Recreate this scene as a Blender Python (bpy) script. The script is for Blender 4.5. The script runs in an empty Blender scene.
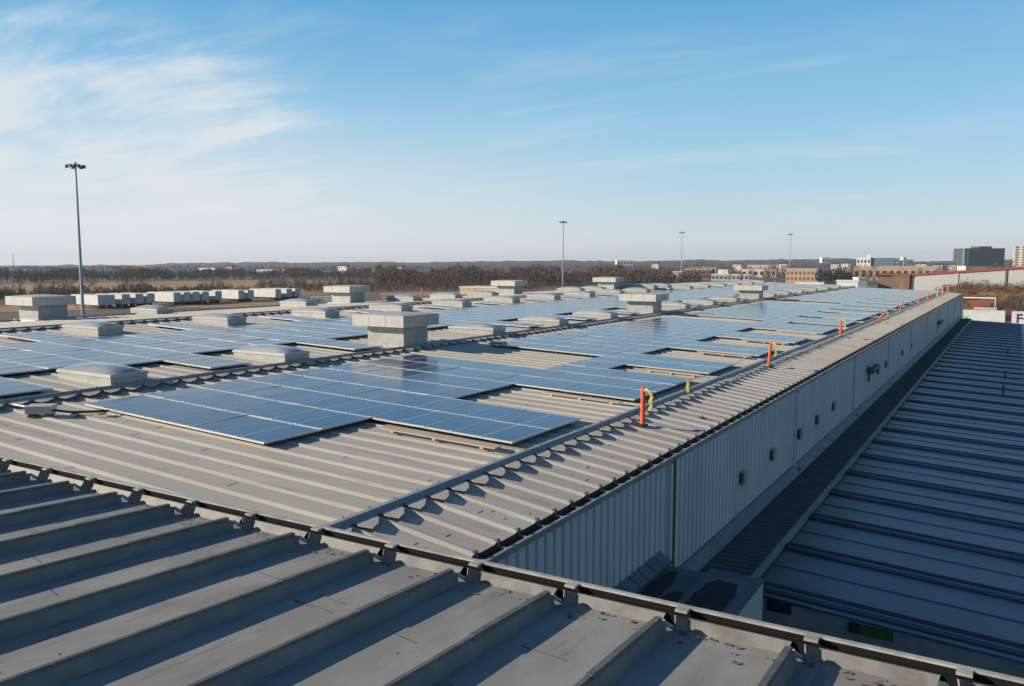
import bpy, bmesh, math, random
from mathutils import Vector, Matrix
R = math.radians
random.seed(7)
scene = bpy.context.scene
COL = scene.collection

# ------------------------------------------------------------------ camera
ZC = 13.0                      # eye height above the yard
F, CX, CY = 815.0, 512.0, 343.0
PITCH = R(5.5365); YAW = R(31.7115)
cam_d = bpy.data.cameras.new('camera'); cam = bpy.data.objects.new('camera', cam_d); COL.objects.link(cam)
cam_d.sensor_width = 36.0; cam_d.lens = F / 1024.0 * 36.0
cam_d.clip_start = 0.05; cam_d.clip_end = 20000
cam.location = (0, 0, ZC)
cam.rotation_euler = (math.pi/2 - PITCH, 0, YAW)
scene.camera = cam

# ------------------------------------------------------------------ light
SUN_EL = R(21.0)
sx, sy = 0.80, 0.60          # horizontal direction the light travels
SKY_STRENGTH = 0.10
SUN_STRENGTH = 5.0
EXPOSURE = 0.5
sun_d = bpy.data.lights.new('sun', 'SUN'); sun = bpy.data.objects.new('sun', sun_d); COL.objects.link(sun)
sun_d.energy = SUN_STRENGTH; sun_d.angle = R(0.53); sun_d.color = (1.0, 0.875, 0.70)
ldir = Vector((sx*math.cos(SUN_EL), sy*math.cos(SUN_EL), -math.sin(SUN_EL)))
sun.rotation_euler = ldir.to_track_quat('-Z', 'Y').to_euler()
sun.location = (0, 0, 60)

scene.view_settings.view_transform = 'Standard'
scene.view_settings.look = 'None'
scene.view_settings.exposure = EXPOSURE
scene.view_settings.gamma = 1.0
scene.view_settings.use_curve_mapping = False

def fwd():
    return Vector((-math.sin(YAW)*math.cos(PITCH), math.cos(YAW)*math.cos(PITCH), -math.sin(PITCH)))
FW = fwd(); RT = Vector((math.cos(YAW), math.sin(YAW), 0)); UP = RT.cross(FW)
def ray(px, py): return FW*F + RT*(px-CX) + UP*(CY-py)
def dirh(px):
    d = ray(px, 264.0); d.z = 0; return d.normalized()
def on_x(px, X):                       # ground position along the column px of the view where x = X
    d = dirh(px); t = X/d.x; return Vector((X, d.y*t, 0))
def far(px, D): return dirh(px)*D      # place at distance D

world = bpy.data.worlds.new('World'); scene.world = world; world.use_nodes = True
wt = world.node_tree; wt.nodes.clear()
def N(t, kind, **kw):
    n = t.nodes.new(kind)
    for k, v in kw.items():
        if k.startswith('i_'):
            n.inputs[k[2:].replace('_', ' ')].default_value = v
        else: setattr(n, k, v)
    return n
def wire(t, a, b): t.links.new(a, b)
wo = N(wt, 'ShaderNodeOutputWorld'); bg = N(wt, 'ShaderNodeBackground'); bg.inputs[1].default_value = SKY_STRENGTH
sky = N(wt, 'ShaderNodeTexSky', sky_type='NISHITA', sun_disc=False)
sky.sun_elevation = SUN_EL; sky.sun_rotation = math.atan2(-sx, -sy)
sky.altitude = 100; sky.air_density = 1.0; sky.dust_density = 0.7; sky.ozone_density = 2.2
tc = N(wt, 'ShaderNodeTexCoord')
sep = N(wt, 'ShaderNodeSeparateXYZ'); wire(wt, tc.outputs['Generated'], sep.inputs[0])
def M(t, op, a, b=None, c=None, clamp=False):
    n = N(t, 'ShaderNodeMath', operation=op); n.use_clamp = clamp
    for i, v in enumerate((a, b, c)):
        if v is None: continue
        if isinstance(v, (int, float)): n.inputs[i].default_value = v
        else: wire(t, v, n.inputs[i])
    return n.outputs[0]
zc_ = M(wt, 'MAXIMUM', sep.outputs[2], 0.02)
zz = M(wt, 'ADD', zc_, 0.10)
cu = M(wt, 'DIVIDE', sep.outputs[0], zz); cv = M(wt, 'DIVIDE', sep.outputs[1], zz)
comb = N(wt, 'ShaderNodeCombineXYZ'); wire(wt, cu, comb.inputs[0]); wire(wt, cv, comb.inputs[1])
mp = N(wt, 'ShaderNodeMapping'); wire(wt, comb.outputs[0], mp.inputs[0])
mp.inputs['Rotation'].default_value = (0, 0, R(-30)); mp.inputs['Scale'].default_value = (0.30, 1.5, 1)
def ramp(t, src, a, b):
    n = N(t, 'ShaderNodeMapRange', interpolation_type='SMOOTHSTEP'); n.inputs[1].default_value = a; n.inputs[2].default_value = b
    wire(t, src, n.inputs[0]); return n.outputs[0]
n1 = N(wt, 'ShaderNodeTexNoise'); n1.inputs['Scale'].default_value = 1.3; n1.inputs['Detail'].default_value = 9; n1.inputs['Roughness'].default_value = 0.62; n1.inputs['Distortion'].default_value = 0.5
wire(wt, mp.outputs[0], n1.inputs['Vector'])
n2 = N(wt, 'ShaderNodeTexNoise'); n2.inputs['Scale'].default_value = 0.9; n2.inputs['Detail'].default_value = 3
wire(wt, comb.outputs[0], n2.inputs['Vector'])
wisps = M(wt, 'MULTIPLY', ramp(wt, n1.outputs[0], 0.48, 0.68), ramp(wt, n2.outputs[0], 0.44, 0.58))
# the thicker veil of cirrus low in the west
west = ray(20, 238).normalized()
dt = N(wt, 'ShaderNodeVectorMath', operation='DOT_PRODUCT'); wire(wt, tc.outputs['Generated'], dt.inputs[0]); dt.inputs[1].default_value = west
mp2 = N(wt, 'ShaderNodeMapping'); wire(wt, comb.outputs[0], mp2.inputs[0])
mp2.inputs['Rotation'].default_value = (0, 0, R(62)); mp2.inputs['Scale'].default_value = (0.42, 1.15, 1)
n3 = N(wt, 'ShaderNodeTexNoise'); n3.inputs['Scale'].default_value = 1.9; n3.inputs['Detail'].default_value = 10; n3.inputs['Roughness'].default_value = 0.62; n3.inputs['Distortion'].default_value = 0.3
wire(wt, mp2.outputs[0], n3.inputs['Vector'])
vm = M(wt, 'MULTIPLY', ramp(wt, dt.outputs['Value'], 0.915, 0.992), M(wt, 'SUBTRACT', 1.0, ramp(wt, sep.outputs[2], 0.17, 0.31)))
thr = M(wt, 'ADD', M(wt, 'MULTIPLY', n3.outputs[0], 2.1), M(wt, 'MULTIPLY', vm, 0.42))
veil = M(wt, 'MULTIPLY', ramp(wt, thr, 1.06, 1.66), ramp(wt, vm, 0.0, 0.5))
veil = M(wt, 'MULTIPLY', veil, ramp(wt, sep.outputs[2], 0.0, 0.05))
cl = M(wt, 'ADD', M(wt, 'MULTIPLY', wisps, 0.27), M(wt, 'MULTIPLY', veil, 0.80), clamp=True)
cr_ = N(wt, 'ShaderNodeValToRGB'); wire(wt, sep.outputs[2], cr_.inputs[0]); el_ = cr_.color_ramp.elements
stops = [(0.0, (0.70, 0.74, 0.745)), (0.035, (0.64, 0.74, 0.79)), (0.087, (0.47, 0.69, 0.82)), (0.174, (0.28, 0.58, 0.82)), (0.29, (0.125, 0.42, 0.73)), (0.40, (0.04, 0.15, 0.34)), (1.0, (0.008, 0.042, 0.145))]
while len(el_) < len(stops): el_.new(0.5)
for e_, (p_, c_) in zip(el_, stops): e_.position = p_; e_.color = (*c_, 1)
scl = N(wt, 'ShaderNodeVectorMath', operation='SCALE'); wire(wt, cr_.outputs[0], scl.inputs[0]); scl.inputs['Scale'].default_value = 0.707/SKY_STRENGTH
mixs = N(wt, 'ShaderNodeMixRGB'); mixs.inputs[0].default_value = 0.86; wire(wt, sky.outputs[0], mixs.inputs[1]); wire(wt, scl.outputs[0], mixs.inputs[2])
# thin bright haze towards the sun's side of the horizon
glow = M(wt, 'MULTIPLY', ramp(wt, dt.outputs['Value'], 0.70, 1.0), M(wt, 'SUBTRACT', 1.0, ramp(wt, sep.outputs[2], 0.0, 0.24)))
mixg = N(wt, 'ShaderNodeMixRGB'); wire(wt, M(wt, 'MULTIPLY', glow, 0.68), mixg.inputs[0]); wire(wt, mixs.outputs[0], mixg.inputs[1]); mixg.inputs[2].default_value = (5.6, 5.8, 5.9, 1)
mixc = N(wt, 'ShaderNodeMixRGB'); wire(wt, cl, mixc.inputs[0]); wire(wt, mixg.outputs[0], mixc.inputs[1]); mixc.inputs[2].default_value = (5.5, 5.75, 5.95, 1)
wire(wt, mixc.outputs[0], bg.inputs[0]); wire(wt, bg.outputs[0], wo.inputs[0])

# ------------------------------------------------------------------ materials
def mat(name, col, rough=0.6, metal=0.0, col2=None, scale=1.0, lo=0.4, hi=0.65, stretch=None, bump=0.0, bscale=40, coat=0.0, rnd=0.0, spec=0.5, dirt=None, blotch=False):
    m = bpy.data.materials.new(name); m.use_nodes = True; t = m.node_tree
    b = t.nodes['Principled BSDF']
    b.inputs['Roughness'].default_value = rough; b.inputs['Metallic'].default_value = metal
    b.inputs['Specular IOR Level'].default_value = spec
    if coat: b.inputs['Coat Weight'].default_value = coat; b.inputs['Coat Roughness'].default_value = 0.05
    c4 = lambda c: (c[0], c[1], c[2], 1)
    out = None
    g = N(t, 'ShaderNodeNewGeometry')
    vec = g.outputs['Position']
    if col2 is not None:
        mpn = N(t, 'ShaderNodeMapping'); wire(t, vec, mpn.inputs[0])
        if stretch: mpn.inputs['Scale'].default_value = stretch
        n = N(t, 'ShaderNodeTexNoise'); n.inputs['Scale'].default_value = scale; n.inputs['Detail'].default_value = 8; n.inputs['Roughness'].default_value = 0.65
        wire(t, mpn.outputs[0], n.inputs['Vector'])
        mx = N(t, 'ShaderNodeMixRGB'); wire(t, ramp(t, n.outputs[0], lo, hi), mx.inputs[0])
        mx.inputs[1].default_value = c4(col); mx.inputs[2].default_value = c4(col2)
        out = mx.outputs[0]
    if dirt is not None:                      # (colour, scale, threshold, amount, stretch)
        mpn = N(t, 'ShaderNodeMapping'); wire(t, vec, mpn.inputs[0]); mpn.inputs['Scale'].default_value = dirt[4]
        n = N(t, 'ShaderNodeTexNoise'); n.inputs['Scale'].default_value = dirt[1]; n.inputs['Detail'].default_value = 6; n.inputs['Roughness'].default_value = 0.7
        wire(t, mpn.outputs[0], n.inputs['Vector'])
        mx = N(t, 'ShaderNodeMixRGB'); wire(t, M(t, 'MULTIPLY', ramp(t, n.outputs[0], dirt[2], dirt[2]+0.13), dirt[3]), mx.inputs[0])
        if out is None: mx.inputs[1].default_value = c4(col)
        else: wire(t, out, mx.inputs[1])
        mx.inputs[2].default_value = c4(dirt[0]); out = mx.outputs[0]
    if blotch:                                  # blotchy darkening of the sheets towards their upper edge
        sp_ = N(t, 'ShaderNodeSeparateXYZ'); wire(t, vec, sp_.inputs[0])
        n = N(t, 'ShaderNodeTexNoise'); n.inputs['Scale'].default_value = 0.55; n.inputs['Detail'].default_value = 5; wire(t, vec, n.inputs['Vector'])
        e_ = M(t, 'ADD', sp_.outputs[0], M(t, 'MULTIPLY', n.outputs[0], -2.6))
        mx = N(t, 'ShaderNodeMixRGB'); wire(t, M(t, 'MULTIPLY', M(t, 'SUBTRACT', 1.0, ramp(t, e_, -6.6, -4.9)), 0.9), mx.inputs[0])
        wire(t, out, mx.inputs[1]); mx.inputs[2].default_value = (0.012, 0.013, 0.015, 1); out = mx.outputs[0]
    if rnd:
        oi = N(t, 'ShaderNodeObjectInfo')
        hs = N(t, 'ShaderNodeHueSaturation')
        if out is None: hs.inputs['Color'].default_value = c4(col)
        else: wire(t, out, hs.inputs['Color'])
        wire(t, M(t, 'ADD', M(t, 'MULTIPLY', oi.outputs['Random'], rnd), 1-rnd/2), hs.inputs['Value'])
        out = hs.outputs[0]
    if out is None: b.inputs['Base Color'].default_value = c4(col)
    else: wire(t, out, b.inputs['Base Color'])
    if bump:
        n = N(t, 'ShaderNodeTexNoise'); n.inputs['Scale'].default_value = bscale; n.inputs['Detail'].default_value = 5
        wire(t, vec, n.inputs['Vector'])
        bp = N(t, 'ShaderNodeBump'); bp.inputs['Strength'].default_value = bump; bp.inputs['Distance'].default_value = 0.02
        wire(t, n.outputs[0], bp.inputs['Height']); wire(t, bp.outputs[0], b.inputs['Normal'])
    return m

MT = {}
MT['roof'] = mat('painted_roof_sheet', (0.41, 0.375, 0.32), 0.55, 0, (0.47, 0.435, 0.375), 0.55, stretch=(0.25, 1, 1), bump=0.12, bscale=14,
                 dirt=((0.235, 0.21, 0.175), 2.2, 0.56, 0.65, (0.10, 1.8, 1)))
MT['front_roof'] = mat('weathered_roof_deck', (0.228, 0.226, 0.217), 0.7, 0, (0.285, 0.282, 0.270), 3.2, stretch=(1, 0.5, 1), bump=0.22, bscale=2.6,
                       dirt=((0.15, 0.145, 0.132), 4.5, 0.54, 0.75, (2.6, 0.35, 1)))
MT['front_seam'] = mat('seam_metal', (0.13, 0.133, 0.135), 0.55, 0, (0.17, 0.17, 0.165), 5, bump=0.1)
MT['seam_cap'] = mat('dark_seam_cap', (0.085, 0.085, 0.085), 0.6, 0, (0.13, 0.125, 0.115), 9)
MT['white_flash'] = mat('pale_flashing', (0.37, 0.36, 0.335), 0.45, 0, (0.27, 0.26, 0.235), 6)
MT['flash'] = mat('grey_flashing', (0.20, 0.21, 0.225), 0.45, 0, (0.26, 0.265, 0.27), 2.0)
MT['tab'] = mat('flashing_tab', (0.45, 0.41, 0.35), 0.6, 0, (0.36, 0.33, 0.285), 3.0)
MT['wall'] = mat('ribbed_wall_panel', (0.53, 0.545, 0.54), 0.45, 0, (0.46, 0.475, 0.475), 0.6, stretch=(1, 1, 0.2), dirt=((0.20, 0.20, 0.20), 1.3, 0.62, 0.5, (1, 2.5, 0.12)))
MT['dark'] = mat('dark_gap', (0.015, 0.015, 0.017), 0.8)
MT['gutter'] = mat('gutter_inside', (0.035, 0.034, 0.033), 0.8, 0, (0.07, 0.06, 0.05), 3)
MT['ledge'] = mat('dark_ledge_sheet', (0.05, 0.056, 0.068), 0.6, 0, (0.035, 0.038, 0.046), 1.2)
MT['lower'] = mat('lower_roof_sheet', (0.070, 0.110, 0.180), 0.40, 0, (0.046, 0.074, 0.125), 0.35, stretch=(0.4, 1, 1), bump=0.1, blotch=True,
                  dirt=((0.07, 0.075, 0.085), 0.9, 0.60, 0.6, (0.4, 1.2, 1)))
MT['lap'] = mat('bitumen_lap', (0.018, 0.018, 0.02), 0.85, 0, (0.030, 0.030, 0.032), 2)
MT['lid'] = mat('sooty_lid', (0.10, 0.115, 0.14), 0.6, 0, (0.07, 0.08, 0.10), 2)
MT['dull_rim'] = mat('dull_rim', (0.22, 0.225, 0.23), 0.5, 0, (0.16, 0.165, 0.17), 1)
MT['dam'] = mat('pan_dam_sheet', (0.175, 0.17, 0.157), 0.6, 0, (0.115, 0.11, 0.10), 6)
MT['stain'] = mat('soot_stain', (0.012, 0.012, 0.013), 0.9, 0, (0.03, 0.03, 0.032), 3)
MT['galv'] = mat('galvanised_sheet', (0.35, 0.355, 0.35), 0.45, 0.2, (0.28, 0.285, 0.28), 2.4, rnd=0.16, dirt=((0.24, 0.23, 0.21), 2.0, 0.62, 0.5, (1.5, 1.5, 0.3)))
MT['white_metal'] = mat('white_enamel_sheet', (0.45, 0.44, 0.41), 0.45, 0, (0.39, 0.38, 0.35), 1.4, rnd=0.10, dirt=((0.24, 0.22, 0.19), 2.2, 0.60, 0.5, (1.6, 1.6, 0.35)))
MT['dome'] = mat('acrylic_dome', (0.30, 0.315, 0.335), 0.2, 0, (0.37, 0.37, 0.36), 1.5, coat=0.4, rnd=0.22)
MT['cells'] = mat('solar_cells', (0.019, 0.044, 0.125), 0.15, 0, (0.015, 0.036, 0.105), 1.5, rnd=0.36, spec=0.8, dirt=((0.06, 0.07, 0.09), 0.8, 0.58, 0.22, (1, 1, 1)))
MT['alu'] = mat('aluminium_frame', (0.52, 0.53, 0.53), 0.42, 0.25)
MT['orange'] = mat('orange_plastic', (0.82, 0.105, 0.022), 0.5, 0, (0.72, 0.085, 0.02), 5)
MT['orange_pale'] = mat('faded_orange_plastic', (0.80, 0.25, 0.15), 0.55)
MT['rubber'] = mat('black_rubber', (0.025, 0.025, 0.025), 0.8)
MT['yellow'] = mat('yellow_ribbon', (0.52, 0.40, 0.045), 0.6, 0, (0.42, 0.34, 0.05), 12)
MT['wood'] = mat('weathered_board', (0.44, 0.33, 0.27), 0.85, 0, (0.46, 0.41, 0.35), 2.2, stretch=(0.4, 3, 1), dirt=((0.36, 0.15, 0.10), 1.6, 0.58, 0.6, (0.8, 2, 1)))
MT['steel'] = mat('galvanised_pole', (0.30, 0.33, 0.34), 0.5, 0.3)
MT['steel_dark'] = mat('dark_lamp_metal', (0.07, 0.075, 0.08), 0.6)
MT['trailer'] = mat('trailer_white', (0.55, 0.55, 0.54), 0.45, 0, (0.47, 0.47, 0.46), 0.6, rnd=0.08)
MT['trailer_door'] = mat('trailer_doors', (0.42, 0.44, 0.47), 0.5)
MT['cab_red'] = mat('dark_red_paint', (0.16, 0.03, 0.025), 0.4)
MT['glass'] = mat('dark_window', (0.02, 0.024, 0.03), 0.12)
MT['purple'] = mat('purple_letter', (0.055, 0.02, 0.13), 0.5)
MT['green_l'] = mat('green_letter', (0.02, 0.42, 0.12), 0.5)
MT['green_sign'] = mat('dark_green_panel', (0.02, 0.085, 0.01), 0.6)
MT['tan_b'] = mat('tan_masonry', (0.46, 0.33, 0.22), 0.8, 0, (0.40, 0.29, 0.20), 0.2)
MT['cream_b'] = mat('cream_masonry', (0.56, 0.49, 0.39), 0.8)
MT['white_b'] = mat('white_building', (0.66, 0.65, 0.62), 0.7)
MT['brick_b'] = mat('brown_brick', (0.16, 0.095, 0.07), 0.85, 0, (0.20, 0.12, 0.085), 0.3)
MT['slate_b'] = mat('slate_cladding', (0.060, 0.068, 0.078), 0.5)
MT['blue_b'] = mat('blue_grey_cladding', (0.10, 0.16, 0.22), 0.5)
MT['grey_b'] = mat('grey_metal_wall', (0.42, 0.42, 0.41), 0.6, 0, (0.38, 0.38, 0.38), 0.08)
MT['red_trim'] = mat('red_roof_trim', (0.25, 0.06, 0.045), 0.6)
MT['bark'] = mat('bark', (0.085, 0.070, 0.058), 0.9)
MT['twig'] = mat('bare_twigs', (0.125, 0.082, 0.060), 0.9, 0, (0.075, 0.055, 0.046), 0.03, rnd=0.2)
MT['twig_far'] = mat('bare_twigs_grey', (0.070, 0.062, 0.058), 0.9, 0, (0.055, 0.052, 0.05), 0.02)
MT['evergreen'] = mat('evergreen_needles', (0.03, 0.045, 0.025), 0.9)
MT['brush'] = mat('rusty_brush', (0.125, 0.055, 0.026), 0.9, 0, (0.11, 0.075, 0.035), 0.08)
MT['tall_grass'] = mat('dry_grass', (0.32, 0.195, 0.09), 0.95, 0, (0.20, 0.115, 0.052), 0.025)
MT['ground'] = mat('yard_ground', (0.13, 0.098, 0.065), 0.95, 0, (0.085, 0.068, 0.05), 0.006, 0.42, 0.58, stretch=(0.5, 1, 1))
MT['asphalt'] = mat('asphalt', (0.055, 0.055, 0.056), 0.9, 0, (0.08, 0.078, 0.075), 0.05)
MT['hill'] = mat('wooded_hill', (0.036, 0.036, 0.038), 0.95, 0, (0.060, 0.052, 0.046), 0.006, bump=0.5, bscale=0.02)
MT['mound'] = mat('earth_bank', (0.15, 0.10, 0.05), 0.95, 0, (0.085, 0.05, 0.028), 0.06, bump=0.4, bscale=0.3)

# ------------------------------------------------------------------ mesh helper
class MB:
    def __init__(s): s.v = []; s.f = []; s.m = []; s.cur = 0
    def quad(s, a, b, c, d):
        i = len(s.v); s.v += [tuple(a), tuple(b), tuple(c), tuple(d)]; s.f.append((i, i+1, i+2, i+3)); s.m.append(s.cur)
    def tri(s, a, b, c):
        i = len(s.v); s.v += [tuple(a), tuple(b), tuple(c)]; s.f.append((i, i+1, i+2)); s.m.append(s.cur)
    def hexa(s, p):      # 8 points: bottom 4 ccw, top 4 ccw
        i = len(s.v); s.v += [tuple(q) for q in p]
        for f in ((3,2,1,0), (4,5,6,7), (0,1,5,4), (1,2,6,5), (2,3,7,6), (3,0,4,7)):
            s.f.append(tuple(i+k for k in f)); s.m.append(s.cur)
    def box(s, x0, x1, y0, y1, z0, z1):
        s.hexa([(x0,y0,z0),(x1,y0,z0),(x1,y1,z0),(x0,y1,z0),(x0,y0,z1),(x1,y0,z1),(x1,y1,z1),(x0,y1,z1)])
    def slab(s, poly, z_fn, th):       # plan polygon with thickness; z_fn(x,y) = top
        n = len(poly); i = len(s.v)
        s.v += [(x, y, z_fn(x, y)) for x, y in poly] + [(x, y, z_fn(x, y)-th) for x, y in poly]
        s.f.append(tuple(range(i, i+n))); s.m.append(s.cur)
        s.f.append(tuple(range(i+2*n-1, i+n-1, -1))); s.m.append(s.cur)
        for k in range(n):
            k2 = (k+1) % n
            s.f.append((i+k, i+n+k, i+n+k2, i+k2)); s.m.append(s.cur)
    def extrude_profile(s, prof, x0, x1, axis='x', off=lambda t: 0.0):   # open profile [(u,z)] swept
        i = len(s.v); n = len(prof)
        for X in (x0, x1):
            for u, z in prof:
                s.v.append((X, u, z+off(X)) if axis == 'x' else (u, X, z+off(X)))
        for k in range(n-1):
            if axis == 'x': s.f.append((i+k, i+n+k, i+n+k+1, i+k+1))
            else: s.f.append((i+k, i+k+1, i+n+k+1, i+n+k))
            s.m.append(s.cur)
    def tube(s, pts, r, seg=8, cap=True):
        pts = [Vector(p) for p in pts]; rs = r if isinstance(r, (list, tuple)) else [r]*len(pts)
        i0 = len(s.v); d0 = None
        for k, p in enumerate(pts):
            d = (pts[min(k+1, len(pts)-1)] - pts[max(k-1, 0)]).normalized()
            a = Vector((0, 0, 1)) if abs(d.z) < 0.9 else Vector((1, 0, 0))
            u = d.cross(a).normalized(); w = u.cross(d).normalized()
            for j in range(seg):
                t = 2*math.pi*j/seg; q = p + (u*math.cos(t)+w*math.sin(t))*rs[k]; s.v.append(tuple(q))
        for k in range(len(pts)-1):
            for j in range(seg):
                j2 = (j+1) % seg
                s.f.append((i0+k*seg+j, i0+k*seg+j2, i0+(k+1)*seg+j2, i0+(k+1)*seg+j)); s.m.append(s.cur)
        if cap:
            s.f.append(tuple(i0+j for j in range(seg-1, -1, -1))); s.m.append(s.cur)
            e = i0+(len(pts)-1)*seg; s.f.append(tuple(e+j for j in range(seg))); s.m.append(s.cur)
    def mesh(s, name, mats, smooth=False, fix=True):
        me = bpy.data.meshes.new(name); me.from_pydata(s.v, [], s.f)
        mats = mats if isinstance(mats, (list, tuple)) else [mats]
        for m in mats: me.materials.append(m)
        if len(mats) > 1: me.polygons.foreach_set('material_index', s.m)
        if smooth: me.polygons.foreach_set('use_smooth', [True]*len(me.polygons))
        if fix and len(me.polygons) < 60000:
            bm = bmesh.new(); bm.from_mesh(me); bmesh.ops.recalc_face_normals(bm, faces=bm.faces); bm.to_mesh(me); bm.free()
        me.update(); return me
    def build(s, name, mats, parent=None, smooth=False, loc=None, fix=True):
        o = bpy.data.objects.new(name, s.mesh(name, mats, smooth, fix)); COL.objects.link(o)
        if parent: o.parent = parent
        if loc: o.location = loc
        return o

def tag(o, label, cat, group=None):
    o['label'] = label; o['category'] = cat
    if group: o['group'] = group
    return o
def thing(name, label, cat, loc=(0, 0, 0), rz=0.0, group=None):
    o = bpy.data.objects.new(name, None); COL.objects.link(o); o.empty_display_size = 0.2
    o.location = loc; o.rotation_euler = (0, 0, rz)
    return tag(o, label, cat, group)
def inst(name, me, parent=None, loc=None, rot=None):
    o = bpy.data.objects.new(name, me); COL.objects.link(o)
    if parent: o.parent = parent
    if loc: o.location = loc
    if rot: o.rotation_euler = rot
    return o
def copy_tree(src, loc, rz=0.0):
    r = src.copy(); COL.objects.link(r); r.location = loc; r.rotation_euler = (0, 0, rz)
    for c in src.children:
        k = c.copy(); COL.objects.link(k); k.parent = r
        for g in c.children:
            h = g.copy(); COL.objects.link(h); h.parent = k
    return r
def struct(o): o['kind'] = 'structure'; return o
ORD = ['', 'first', 'second', 'third', 'fourth', 'fifth', 'sixth', 'seventh', 'eighth', 'ninth', 'tenth', 'eleventh', 'twelfth', 'thirteenth',
       'fourteenth', 'fifteenth', 'sixteenth', 'seventeenth', 'eighteenth', 'nineteenth', 'twentieth']
TENS = {2: 'twenty', 3: 'thirty', 4: 'forty', 5: 'fifty', 6: 'sixty', 7: 'seventy', 8: 'eighty', 9: 'ninety'}
def ordn(n):
    if n <= 20: return ORD[n]
    t, u = divmod(n, 10)
    return (TENS[t][:-1] + 'ieth') if u == 0 else TENS[t] + '-' + ORD[u]

# ------------------------------------------------------------------ roof geometry (z in world)
T1 = 0.0367
RIDGE_X = -9.35
L2, L3, XW = -22.95, -39.5, -50.5          # the two roof steps and the far roof edge
XV = -64.0
Y0, Y1 = 3.6, 146.0                        # long building
def z_bay1(x): return ZC - 4.30 + T1*(RIDGE_X - x)
def z_bay2(x): return z_bay1(x) + 0.13
def z_bay3(x): return z_bay2(L3) + 0.10 - T1*(L3 - x)
TS = math.tan(R(7.3))
def z_strip(x): return ZC - 4.38 - TS*(x + 9.2)
RP = 0.665                                 # rib pitch
RIBY = [Y0 + 0.3 + RP*k for k in range(int((Y1-Y0-0.5)/RP))]
EAVE_X = -7.21
WALL_X = -6.98
Z_RIM = z_strip(EAVE_X) - 0.10
Z_LEDGE = ZC - 8.0

def rib_profile(h=0.042, wt_=0.05, wb=0.215):
    p = [(Y0, -h)]
    for y in RIBY:
        p += [(y-wb/2, -h), (y-wt_/2, 0.0), (y+wt_/2, 0.0), (y+wb/2, -h)]
    p.append((Y1, -h)); return p
PROF = rib_profile()
bld = thing('warehouse', 'long low warehouse under ribbed beige roof sheets carrying rows of solar panels', 'building', (0, 0, 0))
def roof_sheet(name, xa, xb, zf, profile=PROF):
    mb = MB(); mb.extrude_profile(profile, xa, xb, 'x', off=zf)
    return mb.build(name, MT['roof'], bld)
roof_sheet('roof_sheet', RIDGE_X, L2-0.02, z_bay1)
roof_sheet('roof_sheet', L2, L3-0.02, z_bay2)
roof_sheet('roof_sheet', L3, XW, z_bay3)
roof_sheet('roof_sheet', EAVE_X, -9.30, z_strip)

# step flashings with their row of scalloped tabs over the pans
def step_flashing(X, ztop, zlow_fn, w=0.13, lift=0.0):
    mb = MB()
    mb.extrude_profile([(X-w, ztop+0.012), (X-w, ztop+0.035), (X+0.0, ztop+0.045), (X+0.07, zlow_fn(X+0.07)+0.045), (X+0.10, zlow_fn(X+0.10)+0.04)], Y0, Y1, 'y')
    fl = mb.build('step_flashing', MT['flash'], bld)
    mt_ = MB()
    for y in RIBY:
        j = random.uniform(-0.02, 0.02); e = random.uniform(-0.05, 0.04); tz = random.uniform(0.0, 0.02)
        poly = [(X+0.06, y+0.08), (X+0.28+e, y+0.02), (X+0.50+e, y+0.08+j), (X+0.42+e, y+0.32+j), (X+0.25+e, y+0.54), (X+0.06, y+0.60)]
        mt_.slab(poly, lambda x, yy: zlow_fn(x)+0.030+tz+0.05*(x-X-0.06)+lift*max(0.0, 1-(x-X-0.06)/0.5), 0.012)
    tb = mt_.build('pan_closure', MT['tab'], fl); tb['kind'] = 'stuff'
    # closures standing under the flashing between the ribs
    mc = MB(); mc.box(X+0.03, X+0.06, Y0, Y1, zlow_fn(X)-0.06, zlow_fn(X)+0.02)
    mc.build('closure_strip', MT['flash'], fl)
    mbb = MB()
    for y in RIBY[::1]:
        mbb.tube([(X-0.10, y, ztop+0.02), (X-0.10, y, ztop+0.075)], 0.012, 5)
    sc = mbb.build('screw_head', MT['seam_cap'], fl); sc['kind'] = 'stuff'
step_flashing(RIDGE_X, z_bay1(RIDGE_X), z_strip)
step_flashing(L2, z_bay2(L2), z_bay1, lift=0.07)
step_flashing(L3, z_bay3(L3), z_bay2, lift=0.05)

# short dark lap marks and smudges on the sheets
mk = MB(); mr = random.Random(31)
def mark(x, y, lx, ly, zf):
    mk.slab([(x, y), (x+lx, y-0.02), (x+lx, y+ly-0.02), (x, y+ly)], lambda a, b: zf(a)-0.037, 0.003)
for k in range(70):
    r_ = mr.choice(RIBY[:40]); x = mr.uniform(-22, -9.8); mark(x, r_+0.14+mr.uniform(0, .3), 0.02, mr.uniform(0.1, 0.26), z_bay1)
for k in range(46):
    r_ = mr.choice(RIBY[:70]); x = mr.uniform(-8.6, -7.4); mark(x, r_+0.14+mr.uniform(0, .3), 0.02, mr.uniform(0.04, 0.16), z_strip)
o = mk.build('lap_mark', MT['seam_cap'], bld); o['kind'] = 'stuff'
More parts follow.
